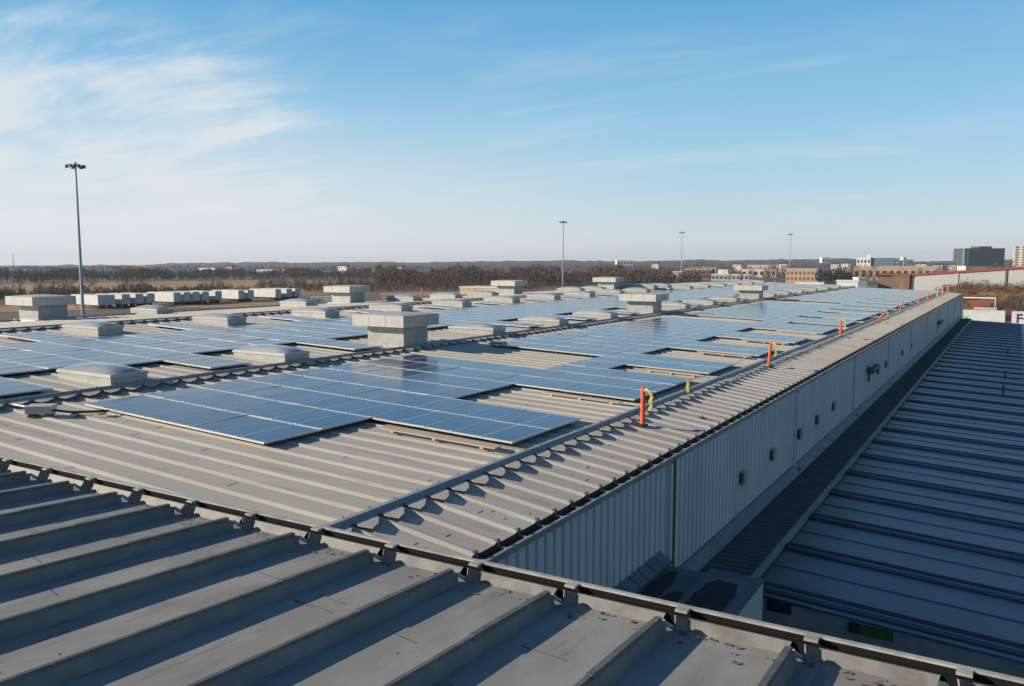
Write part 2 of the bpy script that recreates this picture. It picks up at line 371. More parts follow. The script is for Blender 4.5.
# eave gutter with straps, wall rim and ribbed wall
mb = MB()
mb.extrude_profile([(EAVE_X-0.03, z_strip(EAVE_X)-0.06), (EAVE_X-0.03, Z_RIM-0.20), (WALL_X-0.05, Z_RIM-0.20)], Y0, Y1, 'y')
gut = mb.build('gutter', MT['gutter'], bld)
mb = MB()
for k, y in enumerate(RIBY):
    mb.box(EAVE_X+0.02, WALL_X-0.046, y-0.016, y+0.016, Z_RIM-0.012, Z_RIM+0.012)
st = mb.build('gutter_strap', MT['flash'], gut); st['kind'] = 'stuff'
mb = MB()
for y in RIBY:
    mb.box(EAVE_X-0.035, EAVE_X+0.02, y-0.045, y+0.045, z_strip(EAVE_X)-0.09, z_strip(EAVE_X)+0.028)
en = mb.build('rib_end', MT['seam_cap'], gut); en['kind'] = 'stuff'
mb = MB(); mb.box(WALL_X-0.045, WALL_X+0.02, Y0, Y1, Z_RIM-0.10, Z_RIM+0.02)
mb.build('gutter_rim', MT['dull_rim'], gut)
prof = []
y = Y0
while y < Y1:
    prof += [(0.0, y), (0.0, y+0.21), (-0.075, y+0.235), (-0.075, y+0.30)]; y += 0.33
mb = MB(); i = len(mb.v)
for z in (0.0, Z_RIM-0.10):
    for dx, yy in prof: mb.v.append((WALL_X+dx, yy, z))
n = len(prof)
for k in range(n-1): mb.f.append((i+k, i+k+1, i+n+k+1, i+n+k)); mb.m.append(0)
mb.build('ribbed_wall', MT['wall'], bld)
mb = MB(); mb.box(XV, EAVE_X-0.06, Y0, Y0+0.2, 0, Z_RIM-0.35); mb.build('end_wall', MT['wall'], bld)
mb = MB(); mb.box(XV, EAVE_X-0.06, Y1-0.2, Y1, 0, Z_RIM-0.35); mb.build('end_wall', MT['wall'], bld)
def z_bay4(x): return z_bay3(x) - 0.45
roof_sheet('roof_sheet', XW-0.1, XV, z_bay4)
mb = MB(); mb.box(XW-0.10, XW-0.02, Y0, Y1, z_bay4(XW)-0.1, z_bay3(XW)-0.06); mb.build('step_face', MT['flash'], bld)
mb = MB(); mb.box(XV-0.2, XV, Y0, Y1, 0, z_bay4(XV)-0.06); mb.build('side_wall', MT['wall'], bld)
mb = MB(); mb.box(XW-0.16, XW+0.10, Y0, Y1, z_bay3(XW)+0.004, z_bay3(XW)+0.09); mb.build('step_cap', MT['flash'], bld)
# downspouts and little wall vents
for k in range(10):
    yd = 18.95 + 13.3*k
    if yd > Y1-3: break
    mb = MB(); mb.box(WALL_X-0.03, WALL_X+0.075, yd-0.42, yd-0.26, Z_LEDGE+0.02, Z_RIM-0.105); ds = mb.build('downspout', MT['wall'], bld)
    mb = MB(); mb.box(WALL_X-0.06, WALL_X+0.012, yd-0.20, yd+0.10, Z_LEDGE+0.35, Z_RIM-0.11); mb.build('wall_joint', MT['gutter'], bld)
    mb = MB(); mb.box(WALL_X+0.0, WALL_X+0.26, yd-0.36, yd-0.02, Z_LEDGE+0.06, Z_LEDGE+0.17); mb.build('splash_box', MT['seam_cap'], ds)
for yv, zv in [(24.82, -6.58), (28.46, -6.59), (32.6, -6.6), (35.92, -6.57), (39.59, -6.56), (53.64, -6.49), (57.15, -6.43), (66.0, -6.5), (72, -6.5)]:
    mb = MB(); mb.box(WALL_X-0.02, WALL_X+0.14, yv-0.16, yv+0.16, ZC+zv-0.21, ZC+zv+0.21)
    v = mb.build('wall_vent', MT['galv'], bld)
    mb = MB(); mb.box(WALL_X+0.015, WALL_X+0.11, yv-0.20, yv-0.162, ZC+zv-0.16, ZC+zv+0.15); mb.build('vent_louver', MT['steel_dark'], v)
for yv, zv in [(49.6, -6.0), (97, -6.2)]:
    mb = MB(); mb.tube([(WALL_X, yv, ZC+zv), (WALL_X+0.28, yv, ZC+zv), (WALL_X+0.36, yv+0.3, ZC+zv+0.1), (WALL_X+0.36, yv+1.1, ZC+zv+0.12)], [0.2, 0.2, 0.14, 0.2], 10)
    mb.tube([(WALL_X+0.12, yv, ZC+zv-0.1), (WALL_X+0.12, yv, ZC+zv-0.65)], 0.06, 8)
    mb.build('exhaust_fan', MT['steel_dark'], bld)

# dark ledge along the wall foot, its skirting and pale outer rim
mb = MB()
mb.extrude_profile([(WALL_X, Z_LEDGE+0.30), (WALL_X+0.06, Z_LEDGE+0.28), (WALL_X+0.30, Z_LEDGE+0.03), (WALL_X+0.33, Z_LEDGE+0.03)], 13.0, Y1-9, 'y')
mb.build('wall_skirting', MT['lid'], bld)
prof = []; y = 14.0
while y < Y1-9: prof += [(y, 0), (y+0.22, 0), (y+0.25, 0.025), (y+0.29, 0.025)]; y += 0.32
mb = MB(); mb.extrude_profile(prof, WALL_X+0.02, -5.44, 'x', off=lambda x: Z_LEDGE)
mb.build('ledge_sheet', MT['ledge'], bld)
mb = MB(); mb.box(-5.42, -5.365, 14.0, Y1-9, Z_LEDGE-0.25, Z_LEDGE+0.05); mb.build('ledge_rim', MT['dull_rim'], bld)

# ------------------------------------------------------------------ lower building to the right
low = thing('lower_shed', 'lower building beside the warehouse wall with broad shaded blue grey roof', 'building', (0, 0, 0))
TL = math.tan(R(2.7)); LX0, LX1 = -5.34, 14.0; LY0, LY1 = 20.05, 137.5
def z_low(x): return ZC - 8.22 - TL*(x + 5.5)
lp = [(LY0, 0)]; laps = []
y = 20.6
while y < LY1-1:
    lp += [(y-0.26, 0.0), (y-0.20, 0.085), (y+0.16, 0.085), (y+0.20, 0.0)]; laps.append(y)
    lp += [(y+1.66, 0.0), (y+1.68, 0.022), (y+1.74, 0.022), (y+1.76, 0.0)]
    y += 3.34
lp.append((LY1, 0))
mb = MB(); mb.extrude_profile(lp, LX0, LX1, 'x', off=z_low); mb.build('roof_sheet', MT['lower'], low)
for y in laps:
    mb = MB(); mb.slab([(LX0+0.02, y-0.08), (LX1, y-0.08), (LX1, y+0.155), (LX0+0.02, y+0.155)], lambda x, yy: z_low(x)+0.097, 0.009)
    mb.slab([(LX0+0.02, y-0.33), (LX1, y-0.33), (LX1, y-0.265), (LX0+0.02, y-0.265)], lambda x, yy: z_low(x)+0.012, 0.009)
    lpb = mb.build('lap_strip', MT['lap'], low)
mb = MB(); mb.hexa([(LX0, LY0, 0), (LX1, LY0, 0), (LX1, LY0+0.15, 0), (LX0, LY0+0.15, 0), (LX0, LY0, z_low(LX0)-0.02), (LX1, LY0, z_low(LX1)-0.02), (LX1, LY0+0.15, z_low(LX1)-0.02), (LX0, LY0+0.15, z_low(LX0)-0.02)])
mb.build('front_wall', MT['flash'], low)
mb = MB()
for k in range(26):
    xx = LX0+0.35+0.76*k; mb.box(xx-0.012, xx+0.012, LY0-0.012, LY0-0.001, 0, z_low(LX1)-0.02)
mb.build('wall_seam', MT['ledge'], low)
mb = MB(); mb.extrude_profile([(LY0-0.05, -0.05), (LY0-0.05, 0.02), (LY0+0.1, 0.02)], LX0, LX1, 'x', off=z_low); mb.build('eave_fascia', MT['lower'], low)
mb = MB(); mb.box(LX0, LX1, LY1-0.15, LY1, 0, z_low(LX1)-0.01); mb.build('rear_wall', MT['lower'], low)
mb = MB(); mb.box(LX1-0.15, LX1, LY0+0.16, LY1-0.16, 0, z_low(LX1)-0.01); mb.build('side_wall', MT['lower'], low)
for k, (yy) in enumerate((62.0, 63.5, 71.0, 90.0)):
    mb = MB(); mb.tube([(-0.4, yy, z_low(-0.4)+0.01), (-0.4, yy, z_low(-0.4)+0.5)], 0.06, 8); mb.build('roof_pipe', MT['steel_dark'], low)
# shadowed window and green sign low on the front wall
mb = MB(); mb.box(-4.9, -4.31, LY0-0.03, LY0-0.014, ZC-8.60, ZC-8.31); mb.build('window', MT['glass'], low)
sg = MB(); sg.box(-2.72, -2.02, LY0-0.06, LY0-0.015, ZC-8.69, ZC-8.46)
sgo = sg.build('wall_sign', MT['green_sign']); tag(sgo, 'dark green board fixed to the shaded front wall of the lower building', 'sign')
sg = MB(); sg.box(-2.98, -2.721, LY0-0.06, LY0-0.015, ZC-8.69, ZC-8.44); sg.build('sign_end', MT['dark'], sgo)

# two sooty duct housings at the wall foot
def duct(name, label, x0, x1, y0, y1, z0, z1, spots):
    o = thing(name, label, 'duct', ((x0+x1)/2, (y0+y1)/2, z0))
    w, d, h = (x1-x0)/2, (y1-y0)/2, z1-z0
    mb = MB(); mb.box(-w, w, -d, d, 0, h); mb.build('housing', MT['white_metal'], o)
    mb = MB(); mb.box(-w-0.03, w+0.03, -d-0.03, d+0.03, h+0.001, h+0.03); lid = mb.build('lid', MT['lid'], o)
    for (cx_, cy_, rx, ry) in spots:
        sq = lambda q: math.copysign(abs(q)**0.55, q)
        pts = [(cx_+rx*sq(math.cos(a))*random.uniform(0.88, 1.04), cy_+ry*sq(math.sin(a))*random.uniform(0.94, 1.02)) for a in [2*math.pi*k/30 for k in range(30)]]
        mb = MB(); mb.slab(pts, lambda x, yy: h+0.036, 0.004); mb.build('soot_patch', MT['stain'], lid)
    return o
duct('duct_housing', 'white sided duct housing with sooty black patch on its lid, at the ledge edge', -5.62, -4.45, 13.6, 17.8, Z_LEDGE-3, ZC-7.0, [(-0.08, -0.1, 0.40, 1.75)])
duct('duct_housing', 'wide sooty duct housing tight against the ribbed warehouse wall', -6.72, -5.72, 12.6, 18.0, Z_LEDGE-3, ZC-7.2, [(-0.24, 0.9, 0.2, 1.5), (0.24, 0.1, 0.2, 1.3)])
mb = MB()
for k in range(11):
    y = 12.8+0.48*k; mb.hexa([(WALL_X+0.02, y, ZC-7.0), (WALL_X+0.30, y, ZC-7.15), (WALL_X+0.30, y+0.44, ZC-7.15), (WALL_X+0.02, y+0.44, ZC-7.0),
                             (WALL_X+0.02, y, ZC-6.86), (WALL_X+0.32, y, ZC-7.05), (WALL_X+0.32, y+0.44, ZC-7.05), (WALL_X+0.02, y+0.44, ZC-6.86)])
mb.build('wall_canopy', MT['lid'], bld)

# ------------------------------------------------------------------ near roof in the foreground
near = thing('near_roof_building', 'nearest building with tall standing seams on its grey roof, casting long dark shadows', 'building', (0, 0, 0))
NY = 4.20; TN = math.tan(R(3.25)); SP = 0.696; SH = 0.086
def z_near(y): return ZC - 2.045 + TN*(NY - y)
NX0, NX1 = -15.0, 5.0
SEAMS = [-1.59 + SP*k for k in range(-19, 10)]
mb = MB(); mb.quad((NX0, -8, z_near(-8)), (NX1, -8, z_near(-8)), (NX1, NY-0.06, z_near(NY-0.06)), (NX0, NY-0.06, z_near(NY-0.06)))
mb.build('roof_deck', MT['front_roof'], near)
mb = MB(); mb.box(NX0, NX1, -8, NY-0.08, 0, z_near(NY)-0.02); mb.build('wall', MT['wall'], near)
# joint lines in the deck, debris
for xs in SEAMS:
    w = 0.014
    mb = MB(); ya, yb = -7.5, NY-0.22
    mb.hexa([(xs-0.035, ya, z_near(ya)), (xs+0.045, ya, z_near(ya)), (xs+0.045, yb, z_near(yb)), (xs-0.035, yb, z_near(yb)),
             (xs-w, ya, z_near(ya)+SH-0.014), (xs+w, ya, z_near(ya)+SH-0.014), (xs+w, yb, z_near(yb)+SH-0.014), (xs-w, yb, z_near(yb)+SH-0.014)])
    sm = mb.build('standing_seam', MT['front_seam'], near)
    mb = MB(); j = NY - 0.95 - random.uniform(0, 0.12)
    for a, b, q in ((ya, j, 0.0), (j-0.02, yb+0.015, 0.005)):
        mb.hexa([(xs-0.018-q, a, z_near(a)+SH-0.013), (xs+0.018+q, a, z_near(a)+SH-0.013), (xs+0.018+q, b, z_near(b)+SH-0.013), (xs-0.018-q, b, z_near(b)+SH-0.013),
                 (xs-0.012-q, a, z_near(a)+SH+0.006+q), (xs+0.012+q, a, z_near(a)+SH+0.006+q), (xs+0.012+q, b, z_near(b)+SH+0.006+q), (xs-0.012-q, b, z_near(b)+SH+0.006+q)])
    mb.build('seam_cap', MT['seam_cap'], sm)
    # curled seam end and its small bracket to the edge rail
    zb = z_near(NY)
    mb = MB()
    mb.hexa([(xs-0.035, NY-0.219, zb+0.004), (xs+0.046, NY-0.219, zb+0.004), (xs+0.05, NY-0.195, zb+0.004), (xs-0.03, NY-0.195, zb+0.004),
             (xs-0.016, NY-0.219, zb+SH-0.004), (xs+0.016, NY-0.219, zb+SH-0.004), (xs+0.022, NY-0.165, zb+SH-0.012), (xs-0.012, NY-0.165, zb+SH-0.012)])
    mb.build('seam_end', MT['dam'], sm)
    mb = MB(); mb.tube([(xs+0.012, NY-0.165, zb+SH-0.016), (xs+0.03, NY-0.145, zb+0.045), (xs+0.062, NY-0.115, zb+0.018), (xs+0.10, NY-0.10, zb+0.012)], [0.012, 0.014, 0.014, 0.010], 6)
    mb.build('seam_hook', MT['white_flash'], sm)
    mb = MB(); mb.box(xs+0.045, xs+0.115, NY-0.075, NY-0.019, zb+0.097, zb+0.111)
    mb.build('edge_bracket', MT['white_flash'], sm)
for a, b in zip(SEAMS[:-1], SEAMS[1:]):
    zb = z_near(NY)
    mb = MB()
    mb.hexa([(a+0.13, NY-0.095, zb-0.005), (b-0.04, NY-0.095, zb-0.005), (b-0.04, NY-0.085, zb-0.005), (a+0.13, NY-0.085, zb-0.005),
             (a+0.115, NY-0.045, zb+0.060), (b-0.02, NY-0.045, zb+0.060), (b-0.02, NY-0.035, zb+0.060), (a+0.115, NY-0.035, zb+0.060)])
    # cheek folding forward beside the left seam
    mb.hexa([(a+0.085, NY-0.165, zb-0.004), (a+0.13, NY-0.096, zb-0.004), (a+0.122, NY-0.09, zb-0.004), (a+0.077, NY-0.16, zb-0.004),
             (a+0.060, NY-0.10, zb+0.088), (a+0.115, NY-0.046, zb+0.060), (a+0.107, NY-0.04, zb+0.060), (a+0.052, NY-0.095, zb+0.088)])
    mb.build('pan_dam', MT['dam'], near)
mb = MB(); zb = z_near(NY); mb.box(NX0, NX1, NY-0.018, NY+0.014, zb+0.099, zb+0.112)
mb.box(NX0, NX1, NY+0.0, NY+0.012, zb-0.15, zb+0.0985)
mb.build('edge_rail', MT['white_flash'], near)
mb = MB(); mb.box(NX0, NX1, NY-0.030, NY-0.001, zb-0.10, zb+0.060); mb.box(NX0, NX1, NY-0.006, NY-0.0005, zb+0.0605, zb+0.0985)
mb.build('rail_channel', mat('rail_gap_shade', (0.012, 0.012, 0.013), 0.95, spec=0.1), near)  # near-black strip paints in the shade of the gap under the rail
# leaf litter and crumbs caught at the pan ends
lit = MB(); rr = random.Random(5)
for a in SEAMS[:-1]:
    for k in range(rr.randint(7, 13)):
        x = a+0.1+rr.random()**1.2*(SP-0.2); y = NY-0.14-rr.random()**2.2*0.22; z = z_near(y)+0.004; s_ = rr.uniform(0.006, 0.022)
        t0 = rr.uniform(0, 6.28); p = [Vector((x+s_*math.cos(t0+q)*rr.uniform(.6, 1.2), y+s_*math.sin(t0+q), z+rr.uniform(0, .012))) for q in (0, 1.5, 3.0, 4.6)]
        lit.quad(*p)
for k in range(60):
    x = rr.uniform(-9, 2); y = rr.uniform(0.5, 3.9); s_ = rr.uniform(0.004, 0.012); t0 = rr.uniform(0, 6.28); z = z_near(y)+0.004
    p = [Vector((x+s_*math.cos(t0+q), y+s_*math.sin(t0+q), z+rr.uniform(0, .008))) for q in (0, 1.5, 3.0, 4.6)]; lit.quad(*p)
lo_ = lit.build('leaf_litter', mat('dry_leaf', (0.13, 0.085, 0.05), 0.9), None, fix=False); lo_['kind'] = 'stuff'; tag(lo_, 'brown dry leaf crumbs caught along the near roof edge', 'leaf litter')
# short cross joints of the deck sheets
mb = MB()
for a in SEAMS[:-1]:
    for k in range(3):
        y = rr.uniform(0.6, 3.8); xa = a+0.12+rr.uniform(0, .15); xb = xa+rr.uniform(0.15, 0.36)
        mb.slab([(xa, y), (xb, y-0.03), (xb, y-0.024), (xa, y+0.006)], lambda x, yy: z_near(yy)+0.0032, 0.003)
cr = mb.build('sheet_crease', MT['seam_cap'], near); cr['kind'] = 'stuff'

# the edge runs a shade out of square with the seams
def shear(o):
    if o.type == 'MESH':
        for v in o.data.vertices: v.co.y += 0.020*(v.co.x+7.5)
    for c in o.children: shear(c)
shear(near); shear(lo_)

# ------------------------------------------------------------------ skylights and ventilators
SLOPE = math.atan(T1)
def skylight_proto():
    o = thing('skylight', '', 'skylight')
    L, W, H = 2.85, 1.22, 0.36
    def zf(x, h): return h - 0.0
    mb = MB(); mb.hexa([(-L, 0, -0.1), (0, 0, -0.1), (0, W, -0.1), (-L, W, -0.1), (-L, 0, H-0.10), (0, 0, H-0.10), (0, W, H-0.10), (-L, W, H-0.10)])
    mb.build('curb', MT['galv'], o)
    mb = MB(); e = 0.035
    mb.box(-L-e, e, -e, W+e, H-0.099, H-0.045); mb.box(-L-e*0.4, e*0.4, -e*0.4, W+e*0.4, H-0.044, H)
    mb.build('frame', MT['white_metal'], o)
    mb = MB(); nx, ny = 18, 10; i0 = len(mb.v)
    for i in range(nx+1):
        for j in range(ny+1):
            u = i/nx*2-1; v = j/ny*2-1
            hh = 0.21*((1-abs(u)**2.6)**0.7)*((1-abs(v)**2.4)**0.75)
            mb.v.append((-L/2+u*(L/2-0.03), W/2+v*(W/2-0.03), H+0.001+hh))
    for i in range(nx):
        for j in range(ny):
            a = i0+i*(ny+1)+j; mb.f.append((a, a+ny+1, a+ny+2, a+1)); mb.m.append(0)
    mb.build('dome', MT['dome'], o, smooth=True)
    return o
SKY = skylight_proto()
def vent_proto():
    o = thing('roof_ventilator', '', 'ventilator')
    # origin at the near right foot of the throat
    w, d = 2.1, 1.75; hb, ht = 0.93, 1.42
    mb = MB(); mb.box(-w, 0, 0, d, -0.1, hb); mb.build('throat', MT['galv'], o)
    mb = MB()
    mb.hexa([(-w-0.35, -0.30, -0.08), (0.12, -0.30, -0.08), (0.12, d+0.15, -0.08), (-w-0.35, d+0.15, -0.08), (-w-0.25, -0.22, 0.05), (0.05, -0.22, 0.05), (0.05, d+0.1, 0.05), (-w-0.25, d+0.1, 0.05)])
    mb.build('base_skirt', MT['white_metal'], o)
    x0, x1, y0, y1 = -w-0.45, 0.42, -0.52, d+0.32
    mb = MB()
    mb.hexa([(x0, y0, hb-0.02), (x1, y0, hb-0.02), (x1, y1, hb-0.02), (x0, y1, hb-0.02), (x0, y0, ht), (x1, y0, ht), (x1, y1, ht), (x0, y1, ht)])
    i = len(mb.v)
    mb.hexa([(x0, y0, ht+0.001), (x1, y0, ht+0.001), (x1, y1, ht+0.001), (x0, y1, ht+0.001), (x0+0.7, y0+0.7, ht+0.07), (x1-0.7, y0+0.7, ht+0.07), (x1-0.7, y1-0.7, ht+0.07), (x0+0.7, y1-0.7, ht+0.07)])
    mb.build('cap', MT['white_metal'], o)
    mb = MB()
    for (a, b) in ((0.333, 0), (0.666, 0)):
        xx = x0+(x1-x0)*a; mb.box(xx-0.008, xx+0.008, y0-0.006, y0-0.0005, hb, ht)
        yy = y0+(y1-y0)*a; mb.box(x1+0.0005, x1+0.006, yy-0.008, yy+0.008, hb, ht)
    mb.build('cap_seam', MT['flash'], o)
    return o
VENT = vent_proto()
first = {'s': True, 'v': True}
def put(kind, x, y, z, label, group):
    src = SKY if kind == 's' else VENT
    if first[kind]: o = src; o.location = (x, y, z); first[kind] = False
    else: o = copy_tree(src, (x, y, z))
    o['label'] = label; o['group'] = group
    return o
def on_bay3(px, py, dz=0.0):
    r_ = ray(px, py); n_ = Vector((-T1, 0, 1)); p0 = Vector((L3, 0, z_bay3(L3)+dz-ZC)); return r_*(p0.dot(n_)/r_.dot(n_))
ns = nv = 0
for px in (105.3, 282.5, 403, 493, 559.7, 611.4, 654, 686.4, 714, 737.4, 760, 775, 789.7, 803, 817, 829, 840):
    y = on_x(px, L2-0.15).y
    if px in (403, 654, 760):
        nv += 1; put('v', L2-0.17, y, z_bay2(L2)-0.02, 'grey boxy ventilator beside the nearer roof step, %s from the front' % ordn(nv), 'roof ventilators')
    else:
        ns += 1; put('s', L2-0.16, y, z_bay2(L2)-0.02, 'domed skylight on the nearer roof step, %s from the front' % ordn(ns), 'domed skylights')
ns = 0
for k in range(19):
    y = 21.45 + 7.15*k
    if y > Y1-4: break
    ns += 1; put('s', -35.3, y, z_bay2(-36.5)-0.03, 'domed skylight between far solar array and second roof step, %s from the front' % ordn(ns), 'domed skylights')
nv = 0
for px, py in ((38.5, 320.5), (350.4, 303), (514, 294.3), (614, 289.5)):
    p = on_bay3(px, py)
    nv += 1; put('v', p.x, p.y, z_bay3(p.x)-0.03, 'grey boxy ventilator near the far left roof edge, %s from the front' % ordn(nv), 'roof ventilators')
ns = 0
for px, py in ((157, 314), (306, 306), (413, 301), (455, 298.3), (492, 296.3), (580, 291.6), (602, 290.6), (640, 288.6), (654, 288.2), (668, 287.6)):
    p = on_bay3(px, py)
    ns += 1; put('s', p.x, p.y, z_bay3(p.x)-0.05, 'domed skylight along the far left roof edge, %s from the front' % ordn(ns), 'domed skylights')

# ------------------------------------------------------------------ solar panels
PW, PH, PT = 0.872, 1.79, 0.045
def panel_meshes():
    a = MB(); g = 0.004
    x0, x1, y0, y1 = g, PW-g, g, PH-g; rx, ry = 0.019, 0.042
    a.box(x0, x1, y0, y0+ry, -PT, 0); a.box(x0, x1, y1-ry, y1, -PT, 0)
    a.box(x0, x0+rx, y0+ry, y1-ry, -PT, 0); a.box(x1-rx, x1, y0+ry, y1-ry, -PT, 0)
    a.box(x0+0.05, x0+0.09, y0+0.3, y0+0.36, -0.16, -PT-0.0005); a.box(x0+0.05, x0+0.09, y1-0.36, y1-0.3, -0.16, -PT-0.0005)
    a.box(x1-0.03, x1+0.02, y0-0.012, y0+0.03, 0.0005, 0.016)
    b = MB()
    b.box(x0+rx+0.0005, x1-rx-0.0005, y0+ry+0.0005, y1-ry-0.0005, -PT+0.004, -0.004)
    return a.mesh('panel_frame', MT['alu']), b.mesh('cell_face', MT['cells'])
MF, MC = panel_meshes()
PXL1, COLS1 = -21.2, 13
def bay1_cells():
    out = []
    gaps = {}
    for i in range(0, 72):
        y = 12.4 + PH*i
        if y > Y1-6: break
        cols = range(13)
        if i in (0, 1, 4, 5, 12, 13, 16, 17, 20, 21, 29, 33, 36, 40, 44, 48, 51, 55, 58, 62, 66, 69): cols = range(8)
        if i == 8: cols = range(7, 13)
        if i == 9: cols = range(7, 9)
        if i == 10: cols = range(7, 13)
        if i in (24,): cols = range(7, 13)
        if i == 25: cols = range(7, 9)
        if i in (41, 42, 57): cols = range(7, 13)
        if i == 40: cols = range(7, 8)
        for c in cols: out.append((i, c, PXL1+PW*c, y, 1))
    return out
def bay2_cells():
    out = []
    for i in range(0, 72):
        y = 9.2 + PH*i
        if y > Y1-6: break
        x0 = -26.85 - 8*PW
        lo, hi = 0, 8
        ph = (y - 14.36) % 7.18                   # distance past the nearer skylight line
        if 3.3 < ph < 5.3 and int((y-14.36)//7.18) % 4 != 2: hi = 12
        elif 1.2 < ph < 3.3 and int((y-14.36)//7.18) % 2 == 0: hi = 9
        ph3 = (y - 21.45) % 7.15
        if 3.0 < ph3 < 5.0: lo = -4
        if y < 10.0: hi = 12
        for c in range(lo, hi): out.append((i, c, x0+PW*c, y, 2))
    return out
cells = bay1_cells() + bay2_cells()
def project(p):
    v = Vector(p) - Vector((0, 0, ZC)); d = v.dot(FW)
    return (CX + F*v.dot(RT)/d, CY - F*v.dot(UP)/d, d) if d > 0.1 else (-9999, 0, 1)
ranked = []
for (i, c, x, y, b) in cells:
    zf = z_bay1 if b == 1 else z_bay2
    q = [project((x+dx, y+dy, zf(x+dx)+0.12)) for dx, dy in ((0, 0), (PW, 0), (PW, PH), (0, PH))]
    A = abs(sum(q[k][0]*q[(k+1) % 4][1]-q[(k+1) % 4][0]*q[k][1] for k in range(4)))/2
    mx_ = sum(p[0] for p in q)/4
    vis = -5 < mx_ < 1030
    ranked.append((A if vis else 0, i, c, x, y, b))
ranked.sort(reverse=True)
singles = ranked[:300]; rest = ranked[300:]
rowcols = {}
for (i, c, x, y, b) in cells: rowcols.setdefault((b, i), []).append(c)
rows_of = {1: sorted({i for (b, i) in rowcols if b == 1}), 2: sorted({i for (b, i) in rowcols if b == 2})}
prg = random.Random(3)
for (A, i, c, x, y, b) in singles:
    zf = z_bay1 if b == 1 else z_bay2
    rk = sorted(rowcols[(b, i)]).index(c)+1; rn = rows_of[b].index(i)+1
    lab = 'blue solar panel, %s from left in %s row of the %s array' % (ordn(rk), ordn(rn), 'nearer' if b == 1 else 'farther')
    o = thing('solar_panel', lab, 'solar panel', (x, y, zf(x)+0.125), 0, 'solar panels laid in rows on the roof')
    o.rotation_euler = (prg.uniform(-.004, .004), SLOPE + prg.uniform(-.005, .005), 0)
    inst('frame', MF, o); inst('cell_face', MC, o)
mb = MB()
def add_mesh_to(mb, me, mtx, mi):
    i = len(mb.v); mb.v += [tuple(mtx @ v.co) for v in me.vertices]
    for p in me.polygons: mb.f.append(tuple(i+k for k in p.vertices)); mb.m.append(mi)
for (A, i, c, x, y, b) in rest:
    zf = z_bay1 if b == 1 else z_bay2
    mtx = Matrix.Translation((x, y, zf(x)+0.125)) @ Matrix.Rotation(SLOPE+prg.uniform(-.003, .003), 4, 'Y') @ Matrix.Rotation(prg.uniform(-.0022, .0022), 4, 'X')
    add_mesh_to(mb, MF, mtx, 0); add_mesh_to(mb, MC, mtx, 1)
rp = mb.build('solar_panels', [MT['alu'], MT['cells']], fix=False); rp['kind'] = 'stuff'
tag(rp, 'the many smaller looking far solar panels filling the back of both arrays', 'solar panels')

# loose boards lying along the open front edges of panel rows
for k, (xa, xb, y) in enumerate([(-13.35, -9.95, 15.62), (-12.75, -10.05, 22.75), (-12.3, -10.05, 30.0), (-12.6, -10.1, 37.15), (-12.6, -10.1, 44.3), (-12.5, -10.1, 51.5), (-12.5, -10.1, 65.8), (-12.5, -10.1, 73.1)]):
    o = thing('loose_board', 'pinkish weathered board under the open front edge of panels, %s from the camera' % ordn(k+1), 'board', ((xa+xb)/2, y, z_bay1((xa+xb)/2)+0.01), 0, 'boards along panel edges')
    o.rotation_euler = (0, SLOPE, R(random.uniform(-1.2, 1.2)))
    L = (xb-xa)/2
    mb = MB()
    for q in range(2): mb.box(-L if q == 0 else 0.01+random.uniform(-.1, .1)*0, 0.0 if q == 0 else L, -0.30, 0.0, 0.055, 0.085)
    mb.build('plank', MT['wood'], o)
    mb = MB()
    for q in (-0.8, -0.05, 0.75): mb.box(L*q, L*q+0.10, -0.29, -0.01, 0.002, 0.054)
    mb.build('batten', MT['wood'], o)

# combiner box with its conduit at the near left of the roof
o = thing('combiner_box', 'pale metal combiner box with a dark conduit lying on the ribbed roof', 'electrical box', (-21.15, 11.25, z_bay1(-21.15)-0.02), R(38))
mb = MB(); mb.box(-0.32, 0.28, -0.22, 0.20, 0.08, 0.27); mb.build('box', MT['dome'], o)
mb = MB(); mb.box(-0.34, 0.30, -0.24, 0.22, 0.271, 0.285); mb.build('lid', MT['white_metal'], o)
for q in (-0.25, 0.15):
    mb = MB(); mb.box(q, q+0.07, -0.25, 0.23, 0.0, 0.079); mb.build('skid', MT['steel_dark'], o)
mb = MB(); mb.tube([(0.28, 0.0, 0.14), (0.7, -0.04, 0.09), (1.15, 0.0, 0.085), (1.6, 0.10, 0.085)], 0.032, 8); mb.build('conduit', MT['rubber'], o)
for q in ((0.8, -0.03), (1.45, 0.06)):
    mb = MB(); mb.box(q[0]-0.06, q[0]+0.06, q[1]-0.13, q[1]+0.13, 0.0, 0.055); mb.build('block', MT['wood'], o)
mb = MB(); mb.tube([(-0.3, 0.1, 0.2), (-0.95, 0.55, 0.22)], 0.03, 8); mb.build('pipe', MT['white_flash'], o)
for k, (x, y, s_) in ((1, (-18.9, 31.6, 0.9)),):
    o = thing('junction_box', 'small grey junction box on bare roof near the %s' % ('big ventilator shadow' if k else 'first big ventilator'), 'electrical box', (x-2.0, y+1.0, z_bay1(x-2.0)))
    mb = MB(); mb.box(-0.35, 0.35, -0.22, 0.22, 0.06, 0.20); mb.build('box', MT['galv'], o)
    for q in (-0.3, 0.2):
        mb = MB(); mb.box(q, q+0.1, -0.26, 0.26, 0, 0.059); mb.build('skid', MT['wood'], o)

